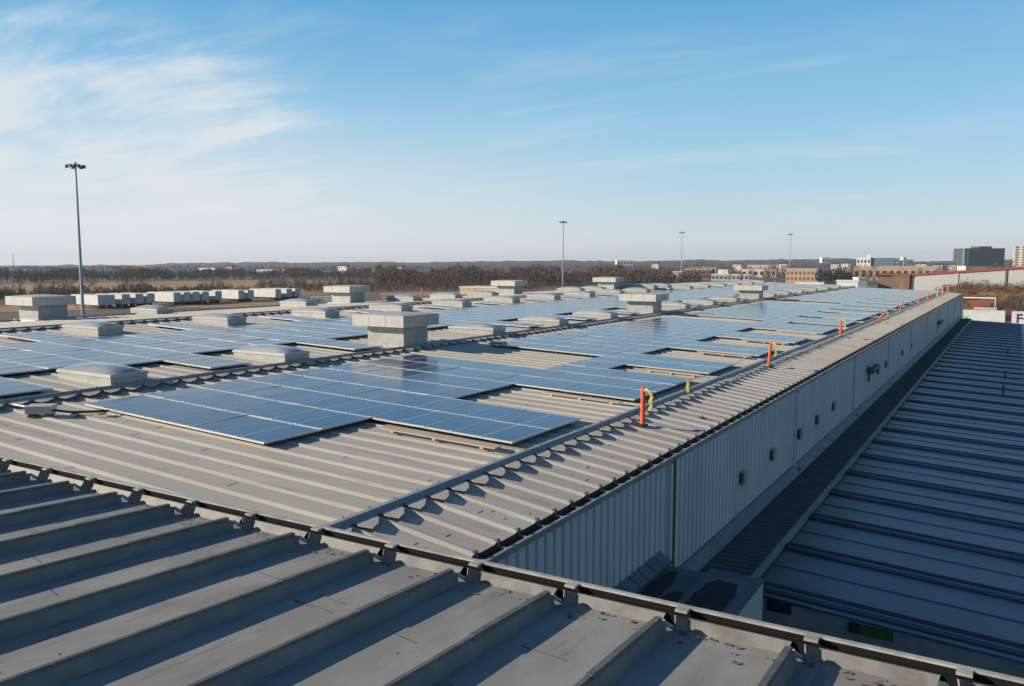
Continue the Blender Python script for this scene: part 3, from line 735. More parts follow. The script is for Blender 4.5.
# ------------------------------------------------------------------ orange marker posts
POSTS = [(-8.63, 20.85, 0, 0, 'orange', 1), (-9.0, 35.8, 4, 0, 'orange', 1), (-9.0, 52.7, 0, 2, 'orange', 2), (-9.0, 67.9, 36, 10, 'orange', 2), (-9.0, 82.0, 14, -8, 'orange', 0),
         (-9.0, 98.5, 6, 6, 'orange', 0), (-9.0, 110.0, 0, 4, 'orange', 0), (-9.0, 122.5, 8, 0, 'orange_pale', 0), (-9.0, 133.0, -6, 0, 'orange_pale', 0), (-9.0, 142.0, 0, 0, 'orange_pale', 0)]
def ribbon(pts, w, name, parent, wob=0.02):
    mb = MB(); rr_ = random.Random(len(pts)*7)
    for (a, b) in zip(pts[:-1], pts[1:]):
        a = Vector(a); b = Vector(b); t = Vector((0.25, 0.05, 0.95))*w/2 if abs((b-a).z) < 0.1*1.0 and abs((b-a).x) > 0.06 else Vector((1.0, 0.12, 0.08))*w/2
        mb.hexa([a-t, a+t, b+t, b-t, a-t+Vector((.0, .005, .001)), a+t+Vector((.0, .005, .001)), b+t+Vector((.0, .005, .001)), b-t+Vector((.0, .005, .001))])
    return mb.build(name, MT['yellow'], parent)
desc = ['upright and nearest, yellow ribbon at its top', 'leaning slightly with yellow tape, next along from the nearest', 'with tape around its top, third from the camera', 'tilted far over to the right', 'leaning, fifth from the camera',
        'sixth from the camera along the step', 'seventh from the camera along the step', 'faded, eighth from the camera', 'faded, ninth from the camera', 'faded and farthest along the step']
def post(x, y, z, lx, ly, m, tape, label, group='orange marker posts'):
    o = thing('marker_post', label, 'marker post', (x, y, z), 0, group); o.rotation_euler = (R(-ly), R(lx), 0)
    mb = MB(); mb.tube([(0, 0, 0.03), (0, 0, 0.98), (0, 0, 1.05), (0, 0, 1.08)], [0.065, 0.058, 0.056, 0.035], 12); mb.build('tube', MT[m], o, smooth=False)
    mb = MB(); mb.tube([(0, 0, 0), (0, 0, 0.03), (0, 0, 0.05)], [0.16, 0.16, 0.07], 14); mb.build('rubber_base', MT['rubber'], o)
    if tape:
        ribbon([(0.05, -0.07, 1.0), (0.14, -0.09, 1.03), (0.24, -0.10, 0.95)], 0.07, 'ribbon', o)
        ribbon([(0.24, -0.10, 0.95), (0.29, -0.08, 0.83), (0.25, -0.11, 0.70), (0.28, -0.09, 0.58), (0.22, -0.12, 0.46)], 0.09, 'ribbon', o)
    return o
for k, (x, y, lx, ly, m, tape) in enumerate(POSTS):
    z = z_strip(x)+0.0 if x > -9.3 else z_bay1(x)
    post(x, y, z, lx, ly, m, tape, 'orange marker post, ' + desc[k])
for k, (x, y, lab) in enumerate([(-37.6, 124.6, 'orange marker post standing far back on the left part of the roof'), (-30.1, 122.2, 'orange marker post far back, just left of the slim pale light mast'),
                                 (-42.8, 54.75, 'orange marker post standing at the far left roof edge before the woods'), (-15.5, 142.5, 'orange marker post standing before the far brown brick wall')]):
    zf = z_bay3 if x < L3 else (z_bay2 if x < L2 else z_bay1)
    post(x, y, zf(x)+0.25 if k == 0 else zf(x), 0, 0, 'orange', 0, lab, None if False else 'orange marker posts')
# warning line sagging between the first two posts with a yellow flag
mb = MB(); pts = []
a = Vector((-8.62, 20.9, z_strip(-8.63)+1.0)); b = Vector((-8.93, 35.7, z_strip(-9.0)+0.98))
for k in range(25):
    t = k/24; p = a.lerp(b, t); p.z -= 0.62*4*t*(1-t)*0.5; pts.append(p)
mb.tube(pts, 0.006, 5); ln = mb.build('warning_line', MT['steel_dark']); tag(ln, 'thin sagging warning line strung between the two nearest orange posts', 'rope')
q = pts[6]
fl = ribbon([q+Vector((0, 0, 0.05)), q+Vector((0.02, 0.02, -0.10)), q+Vector((0.0, 0.0, -0.22)), q+Vector((0.03, 0.01, -0.36))], 0.09, 'yellow_flag', None)
tag(fl, 'yellow flag hanging from the warning line, right of the nearest orange post', 'flag')
o = thing('line_weight', 'small dark weight lying on the ribbed strip below the yellow flag', 'weight', (-7.75, 23.3, z_strip(-7.75)-0.05))
mb = MB(); mb.tube([(0, 0, 0), (0, 0, 0.05), (0, 0, 0.09)], [0.12, 0.11, 0.04], 12); mb.build('disc', MT['rubber'], o)
mb = MB(); mb.tube([(0, 0, 0.09), (0, 0, 0.14)], 0.02, 6); mb.build('handle', MT['steel_dark'], o)

# ------------------------------------------------------------------ ground
S = 9000
mb = MB(); mb.quad((-S, -S, 0), (S, -S, 0), (S, S, 0), (-S, S, 0)); struct(mb.build('ground', MT['ground']))
mb = MB(); mb.slab([(-205, -60), (40, -60), (60, 230), (-60, 226), (-205, 200)], lambda x, y: 0.02, 0.016); struct(mb.build('truck_yard', MT['asphalt']))
def lane(name, pts, w, m, z):
    mb = MB()
    for a, b in zip(pts[:-1], pts[1:]):
        a = Vector(a); b = Vector(b); n_ = Vector((-(b-a).y, (b-a).x)).normalized()*w/2
        mb.slab([tuple(a-n_), tuple(b-n_), tuple(b+n_), tuple(a+n_)], lambda x, y: z, 0.01)
    return struct(mb.build(name, m))
lane('road', [tuple(far(560, 900)[:2]), tuple(far(760, 820)[:2]), tuple(far(960, 700)[:2]), tuple(far(1200, 640)[:2])], 14, MT['asphalt'], 0.03)
def field(pts, z):
    mb = MB(); mb.slab([tuple(far(p, d)[:2]) for p, d in pts], lambda x, y: z, 0.02); return struct(mb.build('dry_field', MT['tall_grass']))
field(((-120, 330), (100, 355), (330, 360), (345, 640), (250, 700), (60, 640), (-120, 560)), 0.05)
field(((-160, 262), (120, 262), (420, 262), (420, 300), (120, 300), (-160, 300)), 0.06)
field(((380, 300), (640, 340), (640, 400), (380, 380)), 0.05)

# hills on the horizon
prof = [(-500, 266), (-200, 266.5), (0, 266.2), (40, 266.0), (70, 264.6), (110, 264.6), (140, 265.2), (180, 262.6), (250, 262.4), (300, 262.8), (350, 261.6), (400, 262.2), (450, 261.2), (520, 260.8), (600, 260.6), (650, 261),
        (700, 259.8), (750, 259.6), (800, 259), (850, 258.6), (900, 260.5), (940, 260.6), (1000, 259.6), (1060, 259), (1300, 260), (1600, 261)]
def prof_y(px):
    for (a, ya), (b, yb) in zip(prof[:-1], prof[1:]):
        if a <= px <= b: return ya+(yb-ya)*(px-a)/(b-a)
    return 262
mb = MB(); n = 420; hr = random.Random(11); base = len(mb.v)
walk = 0
for k in range(n+1):
    px = -480 + 2060*k/n
    walk = walk*0.75 + hr.uniform(-1, 1)*1.6
    D = 3600; d = dirh(px)
    sc = D/ (F/ (FW.normalized().dot(d)))      # metres per pixel at this bearing
    h = max(6, ZC + (264-prof_y(px))*sc + walk*1.0 + hr.uniform(-1, 1)*1.6)
    for (DD, hh) in ((1450, 0.0), (1900, h*0.22), (2700, h*0.6), (3600, h), (4300, h*0.9), (5200, 0.0)):
        mb.v.append((d.x*DD, d.y*DD, hh*(1 if DD == 3600 else hr.uniform(0.93, 1.05))-0.5))
for k in range(n):
    for j in range(5):
        a = base+k*6+j; mb.f.append((a, a+6, a+7, a+1)); mb.m.append(0)
struct(mb.build('hills', MT['hill'], fix=False))

# ------------------------------------------------------------------ trees
def bare_tree(mb_t, mb_c, x, y, h, r, rng, twigs=60, z0=0.0, tw=0.35):
    tr = max(0.08, h*0.018)
    mb_t.tube([(x, y, z0-0.2), (x+rng.uniform(-.2, .2), y, z0+h*0.45), (x+rng.uniform(-.5, .5), y+rng.uniform(-.4, .4), z0+h*0.85)], [tr, tr*0.7, tr*0.25], 4, cap=False)
    for k in range(5):
        a = rng.uniform(0, 6.28); zz = z0+h*rng.uniform(0.25, 0.6); e = r*rng.uniform(0.5, 0.95)
        mb_t.tube([(x, y, zz), (x+e*math.cos(a), y+e*math.sin(a), zz+h*rng.uniform(0.15, 0.35))], [tr*0.45, tr*0.12], 3, cap=False)
    for k in range(twigs):
        a = rng.uniform(0, 6.28); u = rng.random(); rad = r*math.sqrt(rng.random())*math.sin(math.pi*(0.18+0.75*u))
        p = Vector((x+rad*math.cos(a), y+rad*math.sin(a), z0+h*(0.18+0.84*u)))
        up = Vector((math.cos(a)*0.6+rng.uniform(-.5, .5), math.sin(a)*0.6+rng.uniform(-.5, .5), rng.uniform(0.9, 2.0))).normalized()*h*rng.uniform(0.10, 0.24)
        sd = up.cross(Vector((rng.uniform(-1, 1), rng.uniform(-1, 1), rng.uniform(-.3, .3)))).normalized()*tw*rng.uniform(0.5, 1.2)
        mb_c.tri(p-sd*0.5, p+sd*0.5, p+up)
def wood(name, label, cat, px0, px1, D0, D1, n, h0, h1, seed, mt, twigs=45, tw=0.4, z0=0):
    rng = random.Random(seed); m = MB()
    for k in range(n):
        px = rng.uniform(px0, px1); D = D0+(D1-D0)*rng.random(); p = far(px, D); h = rng.uniform(h0, h1)*(0.84+0.16*math.sin(px*0.083+seed)+0.12*math.sin(px*0.31+D*0.02))
        bare_tree(m, m, p.x, p.y, h, h*rng.uniform(0.26, 0.4), rng, twigs, z0, tw)
    o = m.build(name, mt, fix=False); o['kind'] = 'stuff'; tag(o, label, cat); return o
wood('woodland', 'dense leafless brown woodland behind the middle of the roof', 'woods', 375, 672, 470, 640, 850, 8.2, 11.2, 1, MT['twig'], 110, 0.30)
wood('thicket', 'grey brown tree belt beyond the dry field at left', 'woods', -60, 380, 660, 1100, 1500, 5.5, 8.5, 2, MT['twig_far'], 60, 0.45)
wood('brushwood', 'low leafless scrub along the near side of the dry field', 'scrub', -30, 255, 330, 410, 520, 2.0, 5.0, 3, MT['twig'], 60, 0.22)
wood('scrubland', 'reddish leafless scrub on the field before the woodland', 'scrub', 255, 540, 380, 480, 560, 2.0, 6.0, 4, MT['twig'], 50, 0.22)
wood('far_forest', 'far wooded band at the foot of the hills', 'woods', -60, 1100, 1500, 2600, 2400, 5, 9, 5, MT['twig_far'], 30, 1.3)
wood('suburb_trees', 'leafless trees among the distant buildings at right', 'woods', 640, 1060, 620, 1100, 420, 8, 13, 6, MT['twig'], 45, 0.6)
wood('evergreen_grove', 'dark evergreen trees among the distant buildings at right', 'woods', 818, 856, 580, 640, 40, 6, 9, 8, MT['evergreen'], 90, 0.6)
wood('roadside_trees', 'dark low trees just past the far roof edge', 'woods', 640, 700, 420, 520, 60, 7, 9, 12, MT['twig_far'], 60, 0.5)
# single trees one can tell apart in front of the tree belt
trng = random.Random(21)
singles_px = [(18, 400, 9.5), (38, 395, 8.5), (52, 410, 10), (66, 400, 9), (92, 420, 8), (122, 430, 10.5), (132, 425, 11), (143, 432, 9.5), (212, 410, 8.5), (300, 420, 10.0), (352, 440, 11), (366, 445, 9.5), (428, 430, 8), (455, 440, 8.5), (470, 445, 7.5)]
spots = ['left edge of the picture, beside the left ventilator', 'behind the left end of the nearest left ventilator', 'behind the middle of the left ventilator', 'behind the right end of the left ventilator', 'just right of the tallest light mast',
         'left of the pair behind the white trailers', 'tallest one behind the white trailers', 'right of the pair behind the white trailers', 'beside the slim dark pole at the field', 'at the right end of the dry field',
         'left of the small pale trailer with green letters', 'behind the ventilator by the small pale trailer', 'left of the long tan box building', 'above the left end of the tan building', 'above the middle of the tan building']
for (px, D, h), sp in zip(singles_px, spots):
    p = far(px, D); o = thing('bare_tree', 'bare winter tree, ' + sp, 'tree', (p.x, p.y, 0), 0, 'bare trees at the field edge')
    a, b = MB(), MB(); bare_tree(a, b, 0, 0, h, h*0.33, trng, 150, 0, 0.22)
    a.build('trunk', MT['bark'], o, fix=False); b.build('crown', MT['twig'], o, fix=False)

# ------------------------------------------------------------------ light masts
def mast(px, D, top, label, heads):
    p = far(px, D); o = thing('light_mast', label, 'light mast', (p.x, p.y, 0), YAW, 'tall light masts')
    mb = MB(); mb.tube([(0, 0, 0), (0, 0, top*0.5), (0, 0, top)], [0.42, 0.32, 0.2], 10); mb.build('pole', MT['steel'], o)
    mb = MB(); mb.tube([(0, 0, top-0.25), (0, 0, top+0.35)], [0.75, 0.75], 12); mb.tube([(0, 0, top+0.35), (0, 0, top+0.9)], [0.35, 0.2], 8); mb.build('head_ring', MT['steel_dark'], o)
    for k in range(heads):
        a = 2*math.pi*(k+0.3)/heads; c, s_ = math.cos(a), math.sin(a)
        mb = MB(); r0 = 1.55
        mb.tube([(0.6*c, 0.6*s_, top), (r0*c, r0*s_, top-0.05)], 0.09, 6)
        mb.hexa([((r0-.1)*c-.38*s_, (r0-.1)*s_+.38*c, top-0.45), ((r0-.1)*c+.38*s_, (r0-.1)*s_-.38*c, top-0.45), ((r0+.7)*c+.45*s_, (r0+.7)*s_-.45*c, top-0.55), ((r0+.7)*c-.45*s_, (r0+.7)*s_+.45*c, top-0.55),
                 ((r0-.1)*c-.3*s_, (r0-.1)*s_+.3*c, top+0.2), ((r0-.1)*c+.3*s_, (r0-.1)*s_-.3*c, top+0.2), ((r0+.6)*c+.35*s_, (r0+.6)*s_-.35*c, top+0.25), ((r0+.6)*c-.35*s_, (r0+.6)*s_+.35*c, top+0.25)])
        mb.build('floodlight', MT['steel_dark'], o)
mast(80.5, 230, 37, 'tallest light mast, at left before the pale clouds', 6)
mast(563, 473, 37, 'light mast standing before the brown woodland in the middle', 6)
mast(681.5, 642, 37, 'slim light mast, left of the two thin ones at right', 5)
mast(789.5, 708, 37, 'slim pale light mast at right, rightmost of the four', 5)
for (px, D, h, lab) in [(88, 330, 8.0, 'short lamp post right of the tallest light mast'), (216.5, 300, 8.0, 'dark pole beside bare tree at the dry field')]:
    p = far(px, D); o = thing('lamp_post', lab, 'lamp post', (p.x, p.y, 0), YAW)
    mb = MB(); mb.tube([(0, 0, 0), (0, 0, h)], [0.12, 0.08], 8); mb.build('pole', MT['steel_dark'], o)
    mb = MB(); mb.tube([(0, 0, h-0.05), (-0.9, 0, h+0.1)], 0.05, 6); mb.box(-1.5, -0.8, -0.18, 0.18, h, h+0.16); mb.build('lamp_head', MT['white_metal'], o)
p = far(13.5, 2300); o = thing('radio_mast', 'tiny lattice radio mast on the horizon at far left', 'mast', (p.x, p.y, 0))
mb = MB()
for k in range(4):
    a = k*math.pi/2+0.4; mb.tube([(2*math.cos(a), 2*math.sin(a), 0), (0.3*math.cos(a), 0.3*math.sin(a), 40)], 0.25, 4)
for k in range(9):
    z = 4*k+2; r = 2-1.7*z/40; r2 = 2-1.7*(z+4)/40
    for q in range(4):
        a = q*math.pi/2+0.4; b = a+math.pi/2; mb.tube([(r*math.cos(a), r*math.sin(a), z), (r2*math.cos(b), r2*math.sin(b), z+4)], 0.15, 3)
mb.build('lattice', MT['steel_dark'], o)

# ------------------------------------------------------------------ trailers
def letters(txt, size, mt, parent, loc, rot, name='lettering'):
    c = bpy.data.curves.new(name, 'FONT'); c.body = txt; c.size = size; c.extrude = 0.01; c.offset = 0.03*size
    o = bpy.data.objects.new(name+'_tmp', c); COL.objects.link(o)
    bpy.context.view_layer.update()
    dg = bpy.context.evaluated_depsgraph_get(); me = bpy.data.meshes.new_from_object(o.evaluated_get(dg)); me.materials.clear(); me.materials.append(mt)
    w = max(v.co.x for v in me.vertices)
    bpy.data.objects.remove(o)
    k = inst(name, me, parent, loc, rot); return k, w
def trailer(label, loc, rz, L=13.6, group=None, text=None):
    # long axis +x, nose at -x, doors at +x
    o = thing('semi_trailer', label, 'trailer', loc, rz, group); W = 1.3; z0, z1 = 1.15, 4.05
    mb = MB(); mb.box(-L, -0.001, -W, W, z0, z1); mb.build('body', MT['trailer'], o)
    mb = MB(); mb.box(0.0, 0.05, -W+0.06, -0.02, z0+0.08, z1-0.1); mb.build('door', MT['trailer_door'], o)
    mb = MB(); mb.box(0.0, 0.05, 0.02, W-0.06, z0+0.08, z1-0.1); mb.build('door', MT['trailer_door'], o)
    mb = MB(); mb.box(-L+0.5, -0.3, -0.55, 0.55, 0.85, z0-0.001); mb.build('chassis', MT['steel_dark'], o)
    for xx in (-1.5, -2.8):
        for yy in (-W+0.2, W-0.2):
            mb = MB(); mb.tube([(xx, yy-0.14, 0.52), (xx, yy+0.14, 0.52)], 0.5, 14); mb.build('wheel', MT['rubber'], o)
    mb = MB(); mb.box(-L+1.6, -L+1.8, -0.9, -0.75, 0.05, 0.85); mb.box(-L+1.6, -L+1.8, 0.75, 0.9, 0.05, 0.85); mb.build('landing_leg', MT['steel_dark'], o)
    if text:
        xs, zt_, size = text
        k, w = letters('Fed', size, MT['purple'], o, (xs, -W-0.012, zt_), (math.pi/2, 0, 0))
        letters('Ex', size, MT['green_l'], o, (xs+w+0.05, -W-0.012, zt_), (math.pi/2, 0, 0))
    return o
tpx = [100.5, 109, 124.5, 138, 149.5, 176, 186, 195, 204.5, 217.5, 240.5, 250, 277.5, 288.5, 297]
for k, px in enumerate(tpx):
    p = on_x(px, -225.0)
    trailer('white semi trailer parked in the far yard row, %s from left' % ordn(k+1), (p.x, p.y, 0), 0, 13.6, 'white trailers in the far yard')
for k, px in enumerate((4, 17)):
    p = on_x(px, -110.0)
    trailer('white semi trailer low at the left picture edge, %s one' % ('left' if k == 0 else 'right'), (p.x, p.y, 0), 0, 13.6, 'white trailers in the far yard')
p = far(333, 232); trailer('pale trailer with green lettering beside the far left ventilator', (p.x+4, p.y+2.5, 0), R(31), 11, None, (-10.3, 2.6, 1.2))
trailer('white trailer with green lettering just past the end of the lower roof', (-1.6, 183.0, 0), 0, 14.0, None, (-10.2, 2.1, 1.7))
trailer('white trailer with purple lettering at the right picture edge, past the lower roof', (13.1, 182.0, 0), 0, 13.6, None, (-12.9, 2.0, 2.3))
# tractor units behind
def cab(label, loc, m, rz=0):
    o = thing('truck_cab', label, 'truck', loc, rz)
    mb = MB(); mb.hexa([(-1.2, -2.2, 0.8), (1.2, -2.2, 0.8), (1.2, 1.6, 0.8), (-1.2, 1.6, 0.8), (-1.15, -1.9, 3.3), (1.15, -1.9, 3.3), (1.15, 1.5, 3.9), (-1.15, 1.5, 3.9)]); b = mb.build('body', m, o)
    mb = MB(); mb.hexa([(-1.02, -2.25, 2.0), (1.02, -2.25, 2.0), (1.02, -2.0, 2.0), (-1.02, -2.0, 2.0), (-0.98, -2.06, 3.0), (0.98, -2.06, 3.0), (0.98, -1.9, 3.0), (-0.98, -1.9, 3.0)]); mb.build('windscreen', MT['glass'], b)
    mb = MB(); mb.box(1.16, 1.2, -1.3, -0.2, 2.1, 3.0); mb.build('side_window', MT['glass'], b)
    for xx in (-1.05, 1.05):
        for yy in (-1.2, 2.2):
            mb = MB(); mb.tube([(xx-0.15, yy, 0.5), (xx+0.15, yy, 0.5)], 0.5, 14); mb.build('wheel', MT['rubber'], o)
    mb = MB(); mb.box(-0.6, 0.6, 1.6, 3.4, 0.6, 0.95); mb.build('chassis', MT['steel_dark'], o)
    return o
cab('dark red truck cab between the two white trailers past the lower roof', (-1.2, 190.5, 0), MT['cab_red'])
cab('white truck cab with dark windscreen behind the trailer with green letters', (-4.4, 197.0, 0), MT['trailer'])
o = thing('guard_hut', 'small tan hut with red roof behind the white trailer with green letters', 'hut', (-6.4, 200.0, 0))
mb = MB(); mb.box(-1.1, 1.1, -1.2, 1.2, 0, 4.2); w_ = mb.build('wall', MT['tan_b'], o)
mb = MB(); mb.hexa([(-1.9, -1.6, 4.201), (1.9, -1.6, 4.201), (1.9, 1.6, 4.201), (-1.9, 1.6, 4.201), (-1.6, -0.2, 5.2), (1.6, -0.2, 5.2), (1.6, 0.2, 5.2), (-1.6, 0.2, 5.2)]); mb.build('roof', MT['red_trim'], o)
mb = MB(); mb.box(-0.5, 0.5, -1.22, -1.201, 2.2, 3.4); mb.build('window', MT['glass'], w_)
o = thing('height_bar', 'pale overhead clearance bar on two posts behind the guard hut', 'clearance bar', (-7.7, 206.0, 0))
mb = MB(); mb.box(-4.0, 4.0, -0.08, 0.08, 5.5, 5.75); mb.build('beam', MT['white_b'], o)
for xx in (-3.95, 3.85):
    mb = MB(); mb.box(xx, xx+0.14, -0.07, 0.07, 0, 5.499); mb.build('leg', MT['white_b'], o)

# ------------------------------------------------------------------ distant buildings
def place(px0, px1, ytop, d):
    c = ray((px0+px1)/2, 264.0); c = c*(d/F)
    w = (px1-px0)/F*d; top = ZC + (264-ytop)/F*d*1.0
    return c, w, top
def building(name, label, cat, px0, px1, ytop, d, wm, depth, rot=0, rows=0, cols=0, rm=None, wcol='glass', band=False, roof_h=0.6, group=None):
    c, w, top = place(px0, px1, ytop, d)
    o = thing(name, label, cat, (c.x, c.y, 0), YAW+R(rot), group)
    rh = roof_h
    mb = MB(); mb.box(-w/2, w/2, 0, depth, 0, top-rh); wl = mb.build('wall', MT[wm], o)
    mb = MB(); mb.box(-w/2-0.2, w/2+0.2, -0.2, depth+0.2, top-rh+0.002, top); mb.build('roof', MT[rm or wm], o)
    if band:
        for r in range(rows):
            z0 = 3.0+(top-rh-3.5)*(r+0.25)/rows; z1 = 3.0+(top-rh-3.5)*(r+0.8)/rows
            mb = MB(); mb.box(-w/2+0.6, w/2-0.6, -0.12, -0.002, z0, z1); mb.build('window_band', MT[wcol], wl)
    else:
        for r in range(rows):
            for q in range(cols):
                z0 = 1.2+(top-rh-1.6)*(r+0.2)/max(rows, 1); z1 = 1.2+(top-rh-1.6)*(r+0.72)/max(rows, 1)
                xa = -w/2+w*(q+0.25)/cols; xb = -w/2+w*(q+0.75)/cols
                mb = MB(); mb.box(xa, xb, -0.12, -0.002, z0, z1); mb.build('window', MT[wcol], wl)
    return o
b = building('office_tower', 'dark slate office tower on the horizon at right', 'building', 967, 1005, 248.3, 1500, 'slate_b', 45, 4, 9, 1, band=True)
c, w, top = place(967, 1005, 248.3, 1500)
mb = MB(); mb.box(-w*0.16, w*0.19, 6, 30, top+0.01, top+3.6); mb.build('penthouse', MT['slate_b'], b)
mb = MB(); mb.box(-w/2-6.0, -w/2-0.01, 1.5, 8, 0, top-0.8); mb.build('stair_wing', MT['blue_b'], b)
building('apartment_tower', 'tall cream apartment tower cut by the right picture edge', 'building', 1014, 1026, 245.5, 1350, 'cream_b', 24, -30, 10, 2)
b = building('office_block', 'white office block with blue grey wing above the long tan building', 'building', 857, 870, 257.2, 820, 'white_b', 24, -27, 3, 4)
c, w, top = place(857, 870, 257.2, 820)
mb = MB(); mb.box(w/2+0.01, w/2+21, 2, 28, 0, top-0.8); mb.build('wing', MT['blue_b'], b)
mb = MB(); mb.box(w/2-3.5, w/2-0.5, 3, 8, top+0.01, top+2.2); mb.build('roof_box', MT['white_b'], b)
building('long_hall', 'long tan hall below the white office block', 'building', 857, 934, 266.4, 640, 'tan_b', 14, -22, 1, 12, rm='cream_b')
building('brick_hall', 'brown brick building with many openings right of the slim pale mast', 'building', 787, 818, 268.5, 560, 'tan_b', 10, -25, 2, 8, rm='cream_b', wcol='brick_b')
building('tan_shop', 'pale tan flat building left of the slim masts', 'building', 665, 682, 271.2, 600, 'tan_b', 10, -27, 1, 4, rm='cream_b')
building('terrace', 'row of brown brick terraces right of the pale tan building', 'building', 684, 712, 268.8, 660, 'brick_b', 10, -25, 2, 9, rm='cream_b')
building('shed_block', 'long cream roofed shed left of the white cube', 'building', 690, 716, 266.8, 1000, 'cream_b', 20, -25, 1, 8)
building('white_cube', 'small white windowless cube building between the slim masts', 'building', 718, 728, 269.4, 760, 'white_b', 8, -27)
building('grey_block', 'low grey building right of the white cube', 'building', 712, 752, 274.0, 620, 'grey_b', 8, -20, 1, 10, rm='white_b')
building('distant_hall', 'wide flat hall with cream roof far behind the white cube', 'building', 748, 777, 264.8, 1050, 'cream_b', 20, -20, 1, 8)
building('low_mart', 'long low cream building below the distant hall', 'building', 742, 776, 268.8, 800, 'cream_b', 14, -25, 1, 6)
building('house_cluster', 'pale house on the hill above the brick building', 'building', 822, 830, 257.5, 2300, 'white_b', 20, 0, 2, 3)
building('hill_block', 'pale blocks on the hill right of the office block', 'building', 893, 899, 258.3, 1900, 'white_b', 20, 0, 3, 2)
building('hill_tower', 'slim white block on the hill left of the dark tower', 'building', 903, 906, 257, 1900, 'white_b', 12, 0, 4, 1)
building('hill_row', 'low white row on the hill left of dark tower', 'building', 906, 913, 259.5, 1900, 'cream_b', 12, 0, 2, 3)
building('plant_shed', 'pale rooftop plant sheds below the dark tower', 'building', 966, 1002, 265.2, 700, 'cream_b', 14, 0, 1, 7, rm='red_trim')
b = building('far_warehouse', 'wide white warehouse on the left horizon', 'building', 196, 218, 268.0, 1250, 'white_b', 30, -25, 1, 8)
building('far_warehouse', 'long pale warehouse row left of the bright white block', 'building', 252, 296, 269.6, 1250, 'white_b', 30, -22, 1, 14, wcol='blue_b')
building('bright_block', 'bright white block at the end of pale warehouse row', 'building', 297, 304.5, 269.4, 1220, 'white_b', 20, -30)
building('bright_hall', 'bright white hall on the horizon left of the woodland', 'building', 371, 384, 268.6, 1150, 'white_b', 20, -30)
building('distant_depot', 'thin grey depot roof between the two bright white blocks', 'building', 318, 360, 271.5, 1250, 'blue_b', 30, -15, 1, 10, rm='white_b')
building('far_store', 'white and blue building just over the woodland', 'building', 617, 633, 260.4, 2200, 'white_b', 40, 0, 2, 5)
hrng = random.Random(17)
hp = [(612, 700, 'pale house among the trees, left of the slim masts'), (655, 1350, 'white house at the wood edge left of the pale tan flat building'), (727, 930, 'cream house right of the white cube, in front of the distant hall'),
      (737, 1500, 'white house on the slope above the white cube'), (782, 1250, 'white house just left of the slim pale mast'), (835, 1250, 'cream house on the slope above the evergreens'), (846, 1500, 'white house left of the white office block'),
      (921, 1500, 'white house on the slope right of the long tan hall'), (938, 1300, 'cream house on the slope, second right of the long tan hall'), (952, 1500, 'white house just left of the dark office tower'),
      (228, 1250, 'white house right of the wide white warehouse on the left horizon'), (342, 1220, 'tiny white house between the two bright white blocks'), (398, 1180, 'white house right of the bright white hall')]
for px, D, lab in hp:
    p = far(px, D); w = hrng.uniform(9, 17); h = hrng.uniform(5, 8) + (6 if 640 < px and D > 1200 else 2)
    o = thing('house', lab, 'house', (p.x, p.y, 0), YAW+R(-30), 'far houses among the trees')
    mb = MB(); mb.box(-w/2, w/2, 0, 9, 0, h); wl = mb.build('wall', MT[hrng.choice(['white_b', 'cream_b'])], o)
    mb = MB(); mb.hexa([(-w/2-0.5, -0.5, h+0.01), (w/2+0.5, -0.5, h+0.01), (w/2+0.5, 9.5, h+0.01), (-w/2-0.5, 9.5, h+0.01), (-w/2-0.3, 4.3, h+3), (w/2+0.3, 4.3, h+3), (w/2+0.3, 4.7, h+3), (-w/2-0.3, 4.7, h+3)]); mb.build('roof', MT['slate_b'], o)
    for q in range(3):
        mb = MB(); mb.box(-w/2+w*(q+.3)/3, -w/2+w*(q+.65)/3, -0.1, -0.002, h-3.2, h-1.2); mb.build('window', MT['glass'], wl)
# tan box building just behind the far left roof edge
c = far(474, 300)
o = thing('tan_box_building', 'long tan flat box building before the woodland', 'building', (c.x, c.y, 0), YAW+R(-31))
mb = MB(); mb.box(-6.4, 12.4, 0, 12, 0, 4.3); w_ = mb.build('wall', MT['tan_b'], o)
mb = MB(); mb.box(-6.6, 12.6, -0.2, 12.2, 4.302, 4.75); mb.build('roof', MT['cream_b'], o)
mb = MB(); mb.box(0.2, 0.35, -0.05, -0.002, 0, 4.2); mb.build('wall_joint', MT['brick_b'], w_)
# low white sheds past the far end of the roof
building('white_shed', 'low white shed past the far roof end, left one', 'shed', 797, 823, 282.4, 260, 'white_b', 5, -25, 0, 0)
building('white_shed', 'low white shed past the far roof end, right one', 'shed', 838, 858, 280.0, 300, 'white_b', 5, -25, 0, 0)
building('white_shed', 'small white shed before the long tan hall', 'shed', 859, 868, 277.5, 380, 'white_b', 6, 0, 0, 0)
# grey hall: shallow gable end with red trim behind the earth bank
GY, GX0, GXR, GX1 = 330.0, -32.5, 42.0, 116.0; h0, hr_ = 9.0, 14.8
o = thing('grey_hall', 'long grey metal hall with red roof trim behind the brown bank', 'building', (0, GY, 0))
mb = MB()
for a, ha, b, hb in ((GX0, h0, GXR, hr_), (GXR, hr_, GX1, h0)):
    mb.hexa([(a, 0, 0), (b, 0, 0), (b, 25, 0), (a, 25, 0), (a, 0, ha), (b, 0, hb), (b, 25, hb), (a, 25, ha)])
w_ = mb.build('wall', MT['grey_b'], o)
mb = MB()
for a, ha, b, hb in ((GX0-0.4, h0, GXR, hr_), (GXR, hr_, GX1+0.4, h0)):
    mb.hexa([(a, -0.3, ha+0.01), (b, -0.3, hb+0.01), (b, 25.3, hb+0.01), (a, 25.3, ha+0.01), (a, -0.3, ha+0.3), (b, -0.3, hb+0.3), (b, 25.3, hb+0.3), (a, 25.3, ha+0.3)])
rf = mb.build('roof', MT['grey_b'], o)
mb = MB()
